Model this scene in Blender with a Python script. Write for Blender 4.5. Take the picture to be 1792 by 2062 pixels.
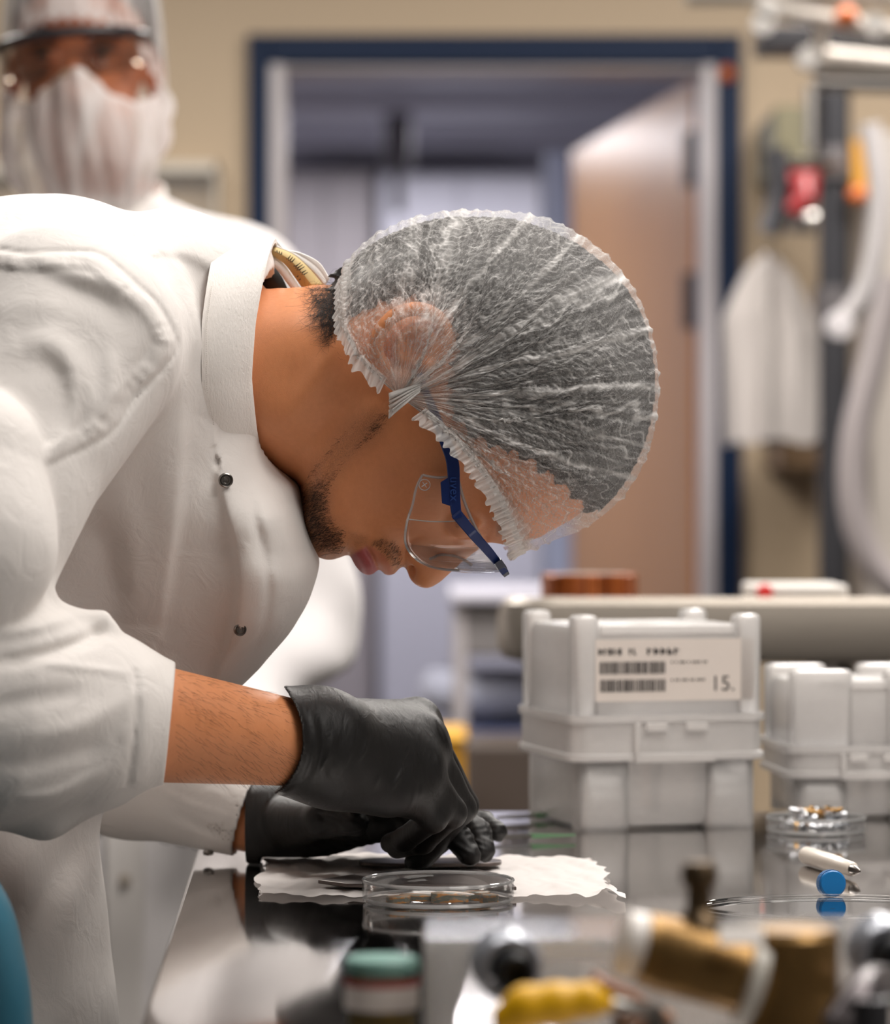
import bpy, math, random
import numpy as np
from mathutils import Vector, Matrix

random.seed(7)
RNG = np.random.default_rng(7)
for o in list(bpy.data.objects):
    bpy.data.objects.remove(o)
SC = bpy.context.scene
COL = SC.collection

# ------------------------------------------------------------------ camera, light, exposure
F = 7015.0            # focal length in pixels of the 1792 x 2062 frame
EYE = 1.163           # lens height
HOR = 998.0           # pixel row of the horizon
cam_data = bpy.data.cameras.new('camera')
cam = bpy.data.objects.new('camera', cam_data)
COL.objects.link(cam)
cam.location = (0, 0, EYE)
cam.rotation_euler = (math.pi / 2, 0, 0)
cam_data.sensor_fit = 'VERTICAL'
cam_data.sensor_height = 36
cam_data.lens = F / 2062 * 36
cam_data.shift_y = -(1031 - HOR) / 2062
cam_data.clip_start = 0.05
cam_data.dof.use_dof = True
cam_data.dof.focus_distance = 2.285
cam_data.dof.aperture_fstop = 5.9
cam_data.dof.aperture_blades = 0
SC.camera = cam

world = bpy.data.worlds.new('world')
SC.world = world
world.use_nodes = True
world.node_tree.nodes['Background'].inputs[0].default_value = (1.0, 0.96, 0.92, 1)
world.node_tree.nodes['Background'].inputs[1].default_value = 0.25

def area(name, loc, sx, sy, power, col=(1, 0.95, 0.9), rot=(0, 0, 0)):
    ld = bpy.data.lights.new(name, 'AREA')
    ld.shape = 'RECTANGLE'
    ld.size, ld.size_y, ld.energy, ld.color = sx, sy, power, col
    lo = bpy.data.objects.new(name, ld)
    lo.location, lo.rotation_euler = loc, rot
    COL.objects.link(lo)
    return lo

WARM = (1.0, 0.945, 0.89)
COOL = (0.96, 0.95, 1.0)
area('ceiling_or_fill_lamp', (0.75, 1.75, 2.70), 1.2, 0.6, 22, WARM)
area('ceiling_or_fill_lamp', (-0.45, 2.25, 2.70), 1.2, 0.6, 12, WARM)
area('ceiling_or_fill_lamp', (0.6, 3.1, 2.70), 1.2, 0.6, 38, WARM)
area('ceiling_or_fill_lamp', (1.2, 0.85, 2.60), 1.2, 0.6, 20, WARM)  # added camera-side fill light, not a fixture of the room
area('ceiling_or_fill_lamp', (1.0, 5.6, 2.70), 1.2, 0.6, 85, WARM)
area('ceiling_or_fill_lamp', (-0.9, 5.4, 2.70), 1.2, 0.6, 75, WARM)
area('corridor_lamp', (-0.7, 8.7, 2.40), 0.6, 0.9, 46, COOL)
area('corridor_lamp', (-0.2, 11.7, 2.38), 1.6, 0.5, 44, COOL)

SC.view_settings.view_transform = 'Standard'
SC.view_settings.look = 'None'
SC.view_settings.gamma = 1
SC.view_settings.use_curve_mapping = False
SC.view_settings.exposure = 0.0
SC.cycles.use_denoising = True
SC.cycles.transparent_max_bounces = 24
SC.cycles.max_bounces = 10
SC.cycles.sample_clamp_indirect = 4.0

def P(px, py, d):
    """World point that the frame shows at pixel (px, py) at distance d."""
    return Vector(((px - 896) * d / F, d, EYE - (py - HOR) * d / F))

# ------------------------------------------------------------------ material helpers
def lin(c):
    out = []
    for v in c:
        v = v / 255.0
        out.append(v / 12.92 if v <= 0.04045 else ((v + 0.055) / 1.055) ** 2.4)
    return (out[0], out[1], out[2], 1.0)

class NT:
    """Small node-tree builder."""
    def __init__(s, name):
        s.m = bpy.data.materials.new(name)
        s.m.use_nodes = True
        s.t = s.m.node_tree
        s.n = s.t.nodes
        s.b = s.n['Principled BSDF']
        s.out = s.n['Material Output']
    def node(s, typ, **kw):
        n = s.n.new(typ)
        for k, v in kw.items():
            if k.startswith('i_'):
                key = k[2:]
                key = int(key) if key.isdigit() else key.replace('_', ' ')
                if hasattr(v, 'links') or isinstance(v, bpy.types.NodeSocket):
                    s.t.links.new(v, n.inputs[key])
                else:
                    n.inputs[key].default_value = v
            else:
                setattr(n, k, v)
        return n
    def link(s, a, b):
        s.t.links.new(a, b)
    def math(s, op, a, b=None, c=None, clamp=False):
        n = s.n.new('ShaderNodeMath'); n.operation = op; n.use_clamp = clamp
        for i, v in enumerate((a, b, c)):
            if v is None: continue
            if isinstance(v, bpy.types.NodeSocket): s.link(v, n.inputs[i])
            else: n.inputs[i].default_value = v
        return n.outputs[0]
    def ramp(s, fac, stops, interp='LINEAR'):
        n = s.n.new('ShaderNodeValToRGB'); cr = n.color_ramp; cr.interpolation = interp
        while len(cr.elements) < len(stops): cr.elements.new(0.5)
        for e, (p, c) in zip(cr.elements, stops):
            e.position = p
            e.color = c if hasattr(c, '__len__') else (c, c, c, 1)
        s.link(fac, n.inputs[0])
        return n.outputs[0]
    def mix(s, fac, a, b):
        n = s.n.new('ShaderNodeMix'); n.data_type = 'RGBA'
        for i, v in ((0, fac), (6, a), (7, b)):
            if isinstance(v, bpy.types.NodeSocket): s.link(v, n.inputs[i])
            else: n.inputs[i].default_value = v
        return n.outputs[2]
    def noise(s, scale, detail=3, rough=0.55, dist=0.0, vec=None):
        n = s.n.new('ShaderNodeTexNoise')
        n.inputs['Scale'].default_value = scale; n.inputs['Detail'].default_value = detail
        n.inputs['Roughness'].default_value = rough; n.inputs['Distortion'].default_value = dist
        if vec is not None: s.link(vec, n.inputs['Vector'])
        return n.outputs[0]
    def coord(s, kind='Object'):
        return s.n.new('ShaderNodeTexCoord').outputs[kind]
    def mapping(s, vec, scale=(1, 1, 1), rot=(0, 0, 0), loc=(0, 0, 0)):
        n = s.n.new('ShaderNodeMapping')
        n.inputs['Scale'].default_value = scale; n.inputs['Rotation'].default_value = rot
        n.inputs['Location'].default_value = loc
        s.link(vec, n.inputs['Vector'])
        return n.outputs[0]
    def bump(s, h, strength=0.3, dist=0.001, chain=None):
        n = s.n.new('ShaderNodeBump'); n.inputs['Strength'].default_value = strength
        n.inputs['Distance'].default_value = dist
        s.link(h, n.inputs['Height'])
        if chain is not None: s.link(chain, n.inputs['Normal'])
        s.link(n.outputs[0], s.b.inputs['Normal'])
        return n.outputs[0]
    def attr(s, name):
        n = s.n.new('ShaderNodeAttribute'); n.attribute_name = name
        return n.outputs['Fac']
    def set(s, **kw):
        names = {'color': 'Base Color', 'rough': 'Roughness', 'metal': 'Metallic', 'ior': 'IOR',
                 'trans': 'Transmission Weight', 'alpha': 'Alpha', 'spec': 'Specular IOR Level',
                 'sss': 'Subsurface Weight', 'sheen': 'Sheen Weight', 'coat': 'Coat Weight'}
        for k, v in kw.items():
            i = s.b.inputs[names[k]]
            if isinstance(v, bpy.types.NodeSocket): s.link(v, i)
            else: i.default_value = v
        return s

def simple(name, rgb, rough=0.5, metal=0.0, var=0.06, scale=20, bump=0.0, spec=0.5):
    """Plain material with a slight procedural mottling."""
    t = NT(name)
    c = lin(rgb)
    nz = t.noise(scale, 4)
    a = tuple(min(1, v * (1 - var)) for v in c[:3]) + (1,)
    b = tuple(min(1, v * (1 + var)) for v in c[:3]) + (1,)
    t.set(color=t.mix(nz, a, b), rough=rough, metal=metal, spec=spec)
    if bump: t.bump(t.noise(scale * 8, 3), bump, 0.0005)
    return t.m

def clear_plastic(name, tint=(1, 1, 1), gloss=1.0, haze=0.0, ior=1.35, rough=0.04):
    """Thin clear sheet: transmits almost straight through, with fresnel gloss and a little milky haze."""
    t = NT(name)
    tr = t.node('ShaderNodeBsdfTransparent'); tr.inputs[0].default_value = tint + (1,)
    gl = t.node('ShaderNodeBsdfGlossy'); gl.inputs['Roughness'].default_value = rough
    df = t.node('ShaderNodeBsdfTranslucent'); df.inputs[0].default_value = (0.9, 0.9, 0.9, 1)
    d2 = t.node('ShaderNodeBsdfDiffuse'); d2.inputs[0].default_value = (0.9, 0.9, 0.9, 1)
    md = t.node('ShaderNodeMixShader'); md.inputs[0].default_value = 0.5
    t.link(df.outputs[0], md.inputs[1]); t.link(d2.outputs[0], md.inputs[2])
    m1 = t.node('ShaderNodeMixShader'); m1.inputs[0].default_value = haze
    t.link(tr.outputs[0], m1.inputs[1]); t.link(md.outputs[0], m1.inputs[2])
    fr = t.node('ShaderNodeFresnel'); fr.inputs[0].default_value = ior
    fac = t.math('MULTIPLY', fr.outputs[0], gloss, clamp=True)
    m2 = t.node('ShaderNodeMixShader')
    t.link(fac, m2.inputs[0]); t.link(m1.outputs[0], m2.inputs[1]); t.link(gl.outputs[0], m2.inputs[2])
    t.link(m2.outputs[0], t.out.inputs[0])
    return t.m

# ------------------------------------------------------------------ object helpers
def link_mesh(name, me, mat, parent=None):
    o = bpy.data.objects.new(name, me)
    COL.objects.link(o)
    if mat is not None and not me.materials:
        me.materials.append(mat)
    if parent is not None:
        o.parent = parent
        o.matrix_parent_inverse = Matrix.Translation(-parent.location) if parent.rotation_euler[:] == (0, 0, 0) else parent.matrix_basis.inverted()
    return o

def tag(o, label=None, cat=None, group=None, kind=None):
    if label: o['label'] = label
    if cat: o['category'] = cat
    if group: o['group'] = group
    if kind: o['kind'] = kind
    return o

def thing(name, label, cat, loc=(0, 0, 0), group=None):
    o = bpy.data.objects.new(name, None)
    o.empty_display_size = 0.05
    o.location = loc
    COL.objects.link(o)
    return tag(o, label, cat, group)

class MB:
    """Collects shapes into one mesh (world coordinates)."""
    def __init__(s): s.v, s.f = [], []
    def add(s, vs, fs):
        n = len(s.v)
        s.v += [tuple(v) for v in vs]
        s.f += [tuple(i + n for i in f) for f in fs]
        return s
    def box(s, lo, hi, M=None):
        x0, y0, z0 = lo; x1, y1, z1 = hi
        vs = [Vector(p) for p in ((x0,y0,z0),(x1,y0,z0),(x1,y1,z0),(x0,y1,z0),(x0,y0,z1),(x1,y0,z1),(x1,y1,z1),(x0,y1,z1))]
        if M is not None: vs = [M @ v for v in vs]
        return s.add(vs, [(3,2,1,0),(4,5,6,7),(0,1,5,4),(1,2,6,5),(2,3,7,6),(3,0,4,7)])
    def prism(s, pts, axis_vec, cap=True):
        """Closed polygon (list of Vector) swept along a vector."""
        n = len(pts); a = [Vector(p) for p in pts]; b = [p + Vector(axis_vec) for p in a]
        fs = [(i, (i+1) % n, n + (i+1) % n, n + i) for i in range(n)]
        if cap: fs += [tuple(range(n-1, -1, -1)), tuple(range(n, 2*n))]
        return s.add(a + b, fs)
    def lathe(s, prof, M=None, n=48):
        """Revolve (r, z) pairs about local z."""
        vs, fs = [], []
        for r, z in prof:
            for k in range(n):
                a = 2 * math.pi * k / n
                vs.append(Vector((max(r, 1e-6) * math.cos(a), max(r, 1e-6) * math.sin(a), z)))
        for i in range(len(prof) - 1):
            for k in range(n):
                fs.append((i*n+k, i*n+(k+1) % n, (i+1)*n+(k+1) % n, (i+1)*n+k))
        if M is not None: vs = [M @ v for v in vs]
        return s.add(vs, fs)
    def tube(s, pts, r, n=12, cap=True):
        """Round bar along a polyline; r a number or a list."""
        pts = [Vector(p) for p in pts]; m = len(pts)
        rs = r if hasattr(r, '__len__') else [r] * m
        up = Vector((0, 0, 1)); vs = []; fs = []; prev = None
        for i, p in enumerate(pts):
            t = (pts[min(i+1, m-1)] - pts[max(i-1, 0)]).normalized()
            if prev is None:
                u = t.orthogonal().normalized()
            else:
                u = (prev - t * prev.dot(t)).normalized()
            w = t.cross(u); prev = u
            for k in range(n):
                a = 2 * math.pi * k / n
                vs.append(p + (u * math.cos(a) + w * math.sin(a)) * rs[i])
        for i in range(m - 1):
            for k in range(n):
                fs.append((i*n+k, i*n+(k+1) % n, (i+1)*n+(k+1) % n, (i+1)*n+k))
        if cap: fs += [tuple(range(n-1, -1, -1)), tuple(range((m-1)*n, m*n))]
        return s.add(vs, fs)
    def grid(s, rows, close_u=False):
        """Rows of equally many points -> quads."""
        m = len(rows[0]); vs = [p for r in rows for p in r]; fs = []
        for i in range(len(rows) - 1):
            for k in range(m if close_u else m - 1):
                fs.append((i*m+k, i*m+(k+1) % m, (i+1)*m+(k+1) % m, (i+1)*m+k))
        return s.add(vs, fs)
    def build(s, name, mat, parent=None, smooth=True, bevel=0, angle=35, solid=0, sub=0, seg=3):
        me = bpy.data.meshes.new(name)
        me.from_pydata([tuple(v) for v in s.v], [], s.f)
        me.update()
        o = link_mesh(name, me, mat, parent)
        if smooth:
            me.polygons.foreach_set('use_smooth', [True] * len(me.polygons))
            me.set_sharp_from_angle(angle=math.radians(angle))
        if solid:
            md = o.modifiers.new('thickness', 'SOLIDIFY'); md.thickness = solid; md.offset = 0
        if bevel:
            md = o.modifiers.new('bevel', 'BEVEL'); md.width = bevel; md.segments = seg; md.limit_method = 'ANGLE'; md.harden_normals = False
        if sub:
            md = o.modifiers.new('sub', 'SUBSURF'); md.levels = md.render_levels = sub
        return o

def frame_to(p, direction, up=(0, 0, 1)):
    """Matrix whose z axis runs along direction, origin at p."""
    z = Vector(direction).normalized(); u = Vector(up)
    if abs(z.dot(u)) > 0.98: u = Vector((1, 0, 0))
    x = u.cross(z).normalized(); y = z.cross(x)
    return Matrix(((x.x, y.x, z.x, p[0]), (x.y, y.y, z.y, p[1]), (x.z, y.z, z.z, p[2]), (0, 0, 0, 1)))

def spline(pts, n):
    """Catmull-Rom through points, n samples, spaced by arc length."""
    p = np.asarray(pts, float)
    d = np.r_[0, np.cumsum(np.linalg.norm(np.diff(p, axis=0), axis=1))]
    t = np.linspace(0, d[-1], n)
    m = np.zeros_like(p)
    m[1:-1] = (p[2:] - p[:-2]) / (d[2:] - d[:-2])[:, None]
    m[0] = (p[1] - p[0]) / (d[1] - d[0]); m[-1] = (p[-1] - p[-2]) / (d[-1] - d[-2])
    i = np.clip(np.searchsorted(d, t, side='right') - 1, 0, len(p) - 2)
    h = (d[i + 1] - d[i])[:, None]; s = ((t - d[i])[:, None]) / h
    return ((2*s**3 - 3*s**2 + 1) * p[i] + (s**3 - 2*s**2 + s) * h * m[i]
            + (-2*s**3 + 3*s**2) * p[i + 1] + (s**3 - s**2) * h * m[i + 1])

def text_mesh(name, body, size, M, mat, parent, extrude=0.0002):
    """Lettering as a mesh, laid in the local x-y plane of M."""
    cu = bpy.data.curves.new(name, 'FONT')
    cu.body, cu.size, cu.extrude = body, size, extrude
    cu.align_x, cu.align_y = 'CENTER', 'CENTER'
    tmp = bpy.data.objects.new(name + '_curve', cu)
    COL.objects.link(tmp)
    me = bpy.data.meshes.new_from_object(tmp.evaluated_get(bpy.context.evaluated_depsgraph_get()))
    bpy.data.objects.remove(tmp)
    me.transform(M)
    return link_mesh(name, me, mat, parent)

# ------------------------------------------------------------------ implicit modelling (signed fields -> surface nets)
class Vol:
    def __init__(s, lo, hi, h):
        s.lo = np.array(lo, np.float32); s.h = h
        n = [int(math.ceil((b - a) / h)) + 1 for a, b in zip(lo, hi)]
        ax = [np.float32(lo[i]) + np.arange(n[i], dtype=np.float32) * np.float32(h) for i in range(3)]
        s.X = ax[0][:, None, None]; s.Y = ax[1][None, :, None]; s.Z = ax[2][None, None, :]
        s.n = n
        s.f = np.full(n, 10.0, np.float32)
    def cone(s, a, b, ra, rb, sy=1.0):
        """Distance to a tapered capsule; sy>1 widens it in y."""
        ax, ay, az = a; bx, by, bz = b
        dx, dy, dz = bx-ax, (by-ay)/sy, bz-az
        q = dx*dx + dy*dy + dz*dz + 1e-12
        px, py, pz = s.X - np.float32(ax), (s.Y - np.float32(ay)) / np.float32(sy), s.Z - np.float32(az)
        t = np.clip((px*np.float32(dx) + py*np.float32(dy) + pz*np.float32(dz)) / np.float32(q), 0, 1)
        return np.sqrt((px - t*dx)**2 + (py - t*dy)**2 + (pz - t*dz)**2) - (ra + t*(rb - ra))
    def ell(s, c, r, R=None):
        px, py, pz = s.X - np.float32(c[0]), s.Y - np.float32(c[1]), s.Z - np.float32(c[2])
        if R is not None:      # rows of R are the ellipsoid's axes
            px, py, pz = [np.float32(R[i][0])*px + np.float32(R[i][1])*py + np.float32(R[i][2])*pz for i in range(3)]
        k0 = np.sqrt((px/r[0])**2 + (py/r[1])**2 + (pz/r[2])**2)
        k1 = np.sqrt((px/r[0]**2)**2 + (py/r[1]**2)**2 + (pz/r[2]**2)**2)
        return k0 * (k0 - 1) / (k1 + 1e-9)
    def add(s, g, k=0.0):
        s.f = smin(s.f, g, k); return s
    def cut(s, g, k=0.0):
        s.f = -smin(-s.f, g, k); return s
    def chain(s, pts, rs, k=0.004, sy=1.0, base_k=None):
        g = None
        for i in range(len(pts) - 1):
            c = s.cone(pts[i], pts[i+1], rs[i], rs[i+1], sy)
            g = c if g is None else smin(g, c, k)
        return s.add(g, base_k if base_k is not None else k)
    def mesh(s, name, mat, parent=None, smooth=True):
        V, Q = surface_nets(s.f, s.lo, s.h)
        me = np_mesh(name, V, Q)
        o = link_mesh(name, me, mat, parent)
        return o, V

def smin(a, b, k):
    if k <= 0: return np.minimum(a, b)
    h = np.maximum(np.float32(k) - np.abs(a - b), 0) / np.float32(k)
    return np.minimum(a, b) - h*h*np.float32(k*0.25)

def np_mesh(name, V, Q, smooth=True):
    me = bpy.data.meshes.new(name)
    V = np.ascontiguousarray(V, np.float32); Q = np.ascontiguousarray(Q, np.int32)
    nv, nq, w = len(V), len(Q), Q.shape[1]
    me.vertices.add(nv); me.vertices.foreach_set('co', V.ravel())
    me.loops.add(nq*w); me.loops.foreach_set('vertex_index', Q.ravel())
    me.polygons.add(nq)
    me.polygons.foreach_set('loop_start', np.arange(0, nq*w, w, dtype=np.int32))
    me.update(calc_edges=True)
    me.polygons.foreach_set('use_smooth', np.full(nq, smooth))
    me.validate()
    return me

def set_attr(me, name, vals):
    a = me.attributes.new(name, 'FLOAT', 'POINT')
    a.data.foreach_set('value', np.ascontiguousarray(vals, np.float32))

def surface_nets(f, lo, h):
    nx, ny, nz = f.shape
    sgn = f < 0
    c = sgn[:-1, :-1, :-1].astype(np.int8)
    tot = np.zeros((nx-1, ny-1, nz-1), np.int8)
    offs = [(i, j, k) for i in (0, 1) for j in (0, 1) for k in (0, 1)]
    for i, j, k in offs:
        tot += sgn[i:nx-1+i, j:ny-1+j, k:nz-1+k]
    act = (tot > 0) & (tot < 8)
    I, J, K = np.nonzero(act)
    vid = np.full(act.shape, -1, np.int32); vid[I, J, K] = np.arange(len(I), dtype=np.int32)
    acc = np.zeros((len(I), 3)); cnt = np.zeros(len(I))
    val = {o: f[I+o[0], J+o[1], K+o[2]].astype(float) for o in offs}
    for o in offs:
        for ax in range(3):
            if o[ax] == 1: continue
            e = list(o); e[ax] = 1; e = tuple(e)
            a, b = val[o], val[e]
            m = (a < 0) != (b < 0)
            t = np.where(m, a / np.where(m, a - b, 1), 0)
            p = np.zeros((len(I), 3)); p[:] = o; p[:, ax] = t
            acc += p * m[:, None]; cnt += m
    V = np.stack([I, J, K], 1) + acc / cnt[:, None]
    V = V * h + np.asarray(lo)
    quads = []
    for ax in range(3):
        b1, b2 = [(1, 2), (2, 0), (0, 1)][ax]
        s0 = np.take(sgn, range(0, f.shape[ax]-1), axis=ax); s1 = np.take(sgn, range(1, f.shape[ax]), axis=ax)
        ch = s0 != s1
        E = np.array(np.nonzero(ch)).T
        ok = (E[:, b1] > 0) & (E[:, b2] > 0) & (E[:, b1] < f.shape[b1]-1) & (E[:, b2] < f.shape[b2]-1)
        E = E[ok]
        fl = s0[tuple(E.T)]
        def g(d1, d2):
            X = E.copy(); X[:, b1] -= d1; X[:, b2] -= d2
            return vid[tuple(X.T)]
        q = np.stack([g(1, 1), g(0, 1), g(0, 0), g(1, 0)], 1)
        q[~fl] = q[~fl][:, ::-1]
        quads.append(q)
    return V, np.concatenate(quads)

def tps(pts, vals, U, W, scale, reg=1e-4):
    """Thin-plate interpolation of scattered values on the grid U x W."""
    p = np.asarray(pts, float) / scale; v = np.asarray(vals, float)
    def phi(r2): return 0.5 * r2 * np.log(r2 + 1e-12)
    n = len(p)
    d2 = ((p[:, None] - p[None])**2).sum(-1)
    A = np.zeros((n+3, n+3)); A[:n, :n] = phi(d2) + reg*np.eye(n)
    A[:n, n] = 1; A[:n, n+1:] = p; A[n, :n] = 1; A[n+1:, :n] = p.T
    w = np.linalg.solve(A, np.r_[v, 0, 0, 0])
    U = np.asarray(U, float) / scale; W = np.asarray(W, float) / scale
    out = w[n] + w[n+1]*U + w[n+2]*W
    for i in range(n):
        out = out + w[i]*phi((U - p[i, 0])**2 + (W - p[i, 1])**2)
    return out

def seg_dist(U, W, pts):
    """Distance (and signed side) from plane points to a polyline."""
    best = np.full(np.broadcast(U, W).shape, 1e9); side = np.zeros_like(best); arc = np.zeros_like(best)
    p = np.asarray(pts, float)
    L = np.r_[0, np.cumsum(np.linalg.norm(np.diff(p, axis=0), axis=1))]
    for i in range(len(p)-1):
        ax, ay = p[i]; dx, dy = p[i+1]-p[i]; q = dx*dx+dy*dy+1e-12
        t = np.clip(((U-ax)*dx+(W-ay)*dy)/q, 0, 1)
        ex, ey = U-ax-t*dx, W-ay-t*dy
        d = np.hypot(ex, ey); m = d < best
        best = np.where(m, d, best); side = np.where(m, dx*(W-ay)-dy*(U-ax), side)
        arc = np.where(m, (L[i]+t*(L[i+1]-L[i]))/L[-1], arc)
    return best, np.sign(side), arc

def in_poly(U, W, pts):
    ins = np.zeros(np.broadcast(U, W).shape, bool); p = list(pts); j = len(p)-1
    for i in range(len(p)):
        xi, yi = p[i]; xj, yj = p[j]
        ins ^= ((yi > W) != (yj > W)) & (U < (xj-xi)*(W-yi)/((yj-yi) if yj != yi else 1e-9)+xi)
        j = i
    return ins

def poly_sdf(U, W, pts):
    d, _, _ = seg_dist(U, W, list(pts) + [pts[0]])
    return np.where(in_poly(U, W, pts), -d, d)

def sstep(a, b, x):
    t = np.clip((x-a)/(b-a), 0, 1)
    return t*t*(3-2*t)
# ================================================================== the room
BENCH = 0.90
M_wall = simple('beige wall paint', (180, 160, 134), 0.6, var=0.03, scale=3, bump=0.15)
M_walls = simple('side wall paint', (70, 66, 62), 0.6)
M_ceil = simple('ceiling tile', (170, 168, 165), 0.8, var=0.03)
M_floor = simple('speckled floor', (54, 52, 50), 0.4, var=0.15, scale=60)
M_navy = simple('navy gloss paint', (6, 28, 56), 0.55, var=0.05, spec=.2)
M_jamb = simple('grey painted jamb', (176, 170, 172), 0.4)
M_grey = simple('corridor grey wall', (172, 170, 180), 0.6, var=0.03, scale=2)
M_corrceil = simple('corridor ceiling', (172, 172, 182), 0.55, var=0.1, scale=1.5)

def struct(o): return tag(o, kind='structure')
WY = 7.40                   # face of the wall with the doorway
# doorway: opening and steel frame
xl, xr = P(543, 0, WY).x, P(1442, 0, WY).x
xlo, xro = P(500, 0, WY).x, P(1492, 0, WY).x
ztop = P(0, 130, WY).z; zto = P(0, 72, WY).z
struct(MB().box((-3.2, -2.2, -0.1), (3.2, 13.6, 0)).build('floor', M_floor))
struct(MB().box((-3.2, -2.2, 2.75), (3.2, WY + 0.15, 2.85)).build('ceiling', M_ceil))
wb = MB()
wb.box((-3.2, WY, 0), (xl, WY + .13, 2.75)).box((xr, WY, 0), (3.2, WY + .13, 2.75)).box((xl, WY, ztop), (xr, WY + .13, 2.75))
struct(wb.build('wall_back', M_wall))
struct(MB().box((-3.3, -2.2, 0), (-3.2, WY + .13, 2.75)).build('wall_left', M_walls))
struct(MB().box((3.2, -2.2, 0), (3.3, WY + .13, 2.75)).build('wall_right', M_walls))
struct(MB().box((-3.3, -2.3, 0), (3.3, -2.2, 2.75)).build('wall_front', M_walls))
fr = MB()
for x0, x1 in ((xlo, xl), (xr, xro)):
    fr.box((x0, WY - .03, 0), (x1, WY, zto))
fr.box((xl, WY - .03, ztop), (xr, WY, zto))
struct(fr.build('trim_1', M_navy, bevel=.004))
jb = MB().box((xl, WY - .02, 0), (xl + .033, WY + .13, ztop)).box((xr - .03, WY - .02, 0), (xr, WY + .13, ztop)).box((xl, WY - .01, ztop - .012), (xr, WY + .13, ztop))
struct(jb.build('trim_2', M_jamb, bevel=.003))

# the room beyond the doorway
struct(MB().box((-1.3, 13.4, 0), (1.6, 13.5, 2.7)).build('wall_corridor_end', M_grey))
struct(MB().box((-1.4, WY + .13, 0), (-1.3, 13.5, 2.7)).build('wall_corridor_left', M_grey))
struct(MB().box((1.5, WY + .13, 0), (1.6, 13.5, 2.7)).build('wall_corridor_right', M_grey))
cc = MB().box((-1.4, WY + .13, 2.44), (1.6, 13.5, 2.54))
struct(cc.build('ceiling_corridor', M_corrceil))
beam = MB()
for y in (10.35, 11.15, 12.2, 12.9):
    beam.box((-1.3, y, 2.40), (1.5, y + .12, 2.44))
struct(beam.build('trim_3', simple('ceiling rib', (196, 196, 206), .5)))
tag(MB().box((P(775, 0, 11.5).x, 11.45, 2.24), (P(828, 0, 11.5).x, 11.6, 2.44)).box((P(790, 0, 11.5).x, 11.47, 2.1), (P(812, 0, 11.5).x, 11.58, 2.25)).build('ceiling_vent_unit', simple('dark unit', (92, 88, 92), .6), bevel=.004),
    'dark grey fixture hanging from the ceiling of the room beyond the doorway', 'ceiling fixture')
# tall pale cabinets at the far end
def cabinet(px0, px1, pyt, d, rgb, label, name='tall_cabinet', dep=.45):
    m = simple(name + ' paint', rgb, .45, var=.03)
    x0, x1, zt = P(px0, 0, d).x, P(px1, 0, d).x, P(0, pyt, d).z
    t = thing(name, label, 'cabinet', ((x0+x1)/2, d + dep/2, 0))
    MB().box((x0, d, 0.06), (x1, d + dep, zt)).build('body', m, t, bevel=.004)
    xm = (x0 + x1) / 2
    for a, b in ((x0 + .004, xm - .003), (xm + .003, x1 - .004)):
        dd = MB().box((a, d - .018, .1), (b, d - .001, zt - .02)).build('door', m, t, bevel=.003)
        hx = b - .04 if a < xm - .1 and b < xm + .001 else a + .04
        MB().tube([(hx, d - .03, zt * .5 - .07), (hx, d - .03, zt * .5 + .07)], .006).build('handle', M_jamb, dd)
    MB().box((x0 + .02, d + .03, 0), (x1 - .02, d + dep - .02, .06)).build('plinth', M_navy, t)
    return t
cabinet(765, 1090, 352, 12.6, (192, 190, 200), 'pale grey tall cabinet at the far end of the room beyond the doorway')
cabinet(560, 752, 345, 12.7, (158, 150, 152), 'brownish grey tall cabinet left of the pale one beyond the doorway', dep=.4)
tag(MB().box((P(1100, 0, 10.6).x, 10.6, 0), (P(1150, 0, 10.6).x, 10.75, P(0, 305, 10.6).z)).build('upright_panel', simple('pale blue panel', (196, 204, 228), .35), bevel=.004),
    'narrow pale blue upright panel beside the open wooden door', 'panel')

# wooden door standing open away from us
def wood_mat(name, c1, c2, scale=1.0):
    t = NT(name)
    v = t.mapping(t.coord('Object'), (3*scale, 3*scale, .35*scale))
    nz = t.noise(6, 5, .6, .6, v)
    fine = t.noise(60, 3, .6, 0, t.mapping(t.coord('Object'), (4, 4, .12)))
    c = t.mix(t.math('ADD', t.math('MULTIPLY', nz, .7), t.math('MULTIPLY', fine, .3)), lin(c1), lin(c2))
    t.set(color=c, rough=.30)
    return t.m
M_wood = wood_mat('oak veneer', (142, 98, 56), (172, 128, 84))
M_edge = wood_mat('stained door edge', (150, 92, 40), (186, 124, 60))
hx, hy = P(1392, 0, 7.62).x, 7.62
fx, fy = P(1152, 0, 9.2).x, 9.2
dv = Vector((fx - hx, fy - hy, 0)); L = dv.length; du = dv.normalized(); dn = Vector((-du.y, du.x, 0))
Md = Matrix(((du.x, dn.x, 0, hx), (du.y, dn.y, 0, hy), (0, 0, 1, 0.01), (0, 0, 0, 1)))
dr = struct(MB().box((.02, -.045, 0), (L, 0, 2.06), Md).build('door_1', M_wood, bevel=.002))
struct(MB().box((-.012, -.085, 0), (.019, 0.0, 2.06), Md).build('trim_4', M_edge, bevel=.002))
hg = MB()
for z in (1.83, 1.52, .3):
    hg.box((-.02, -.05, z), (.05, .012, z + .12), Md)
hg.build('hinge', simple('dark hinge', (70, 52, 40), .4, .8), dr)

# ------------------------------------------------------------------ things on the right of the back wall
M_steel = simple('stainless steel', (176, 172, 168), .32, 1.0, .05)
M_dark = simple('dark grey steel', (66, 66, 70), .4, .6)
M_white = simple('white plastic', (225, 220, 214), .4, var=.03)
M_black = simple('black rubber', (22, 22, 24), .5)
D1 = 6.6
def rowpt(px, py, d=D1): return P(px, py, d)
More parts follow.
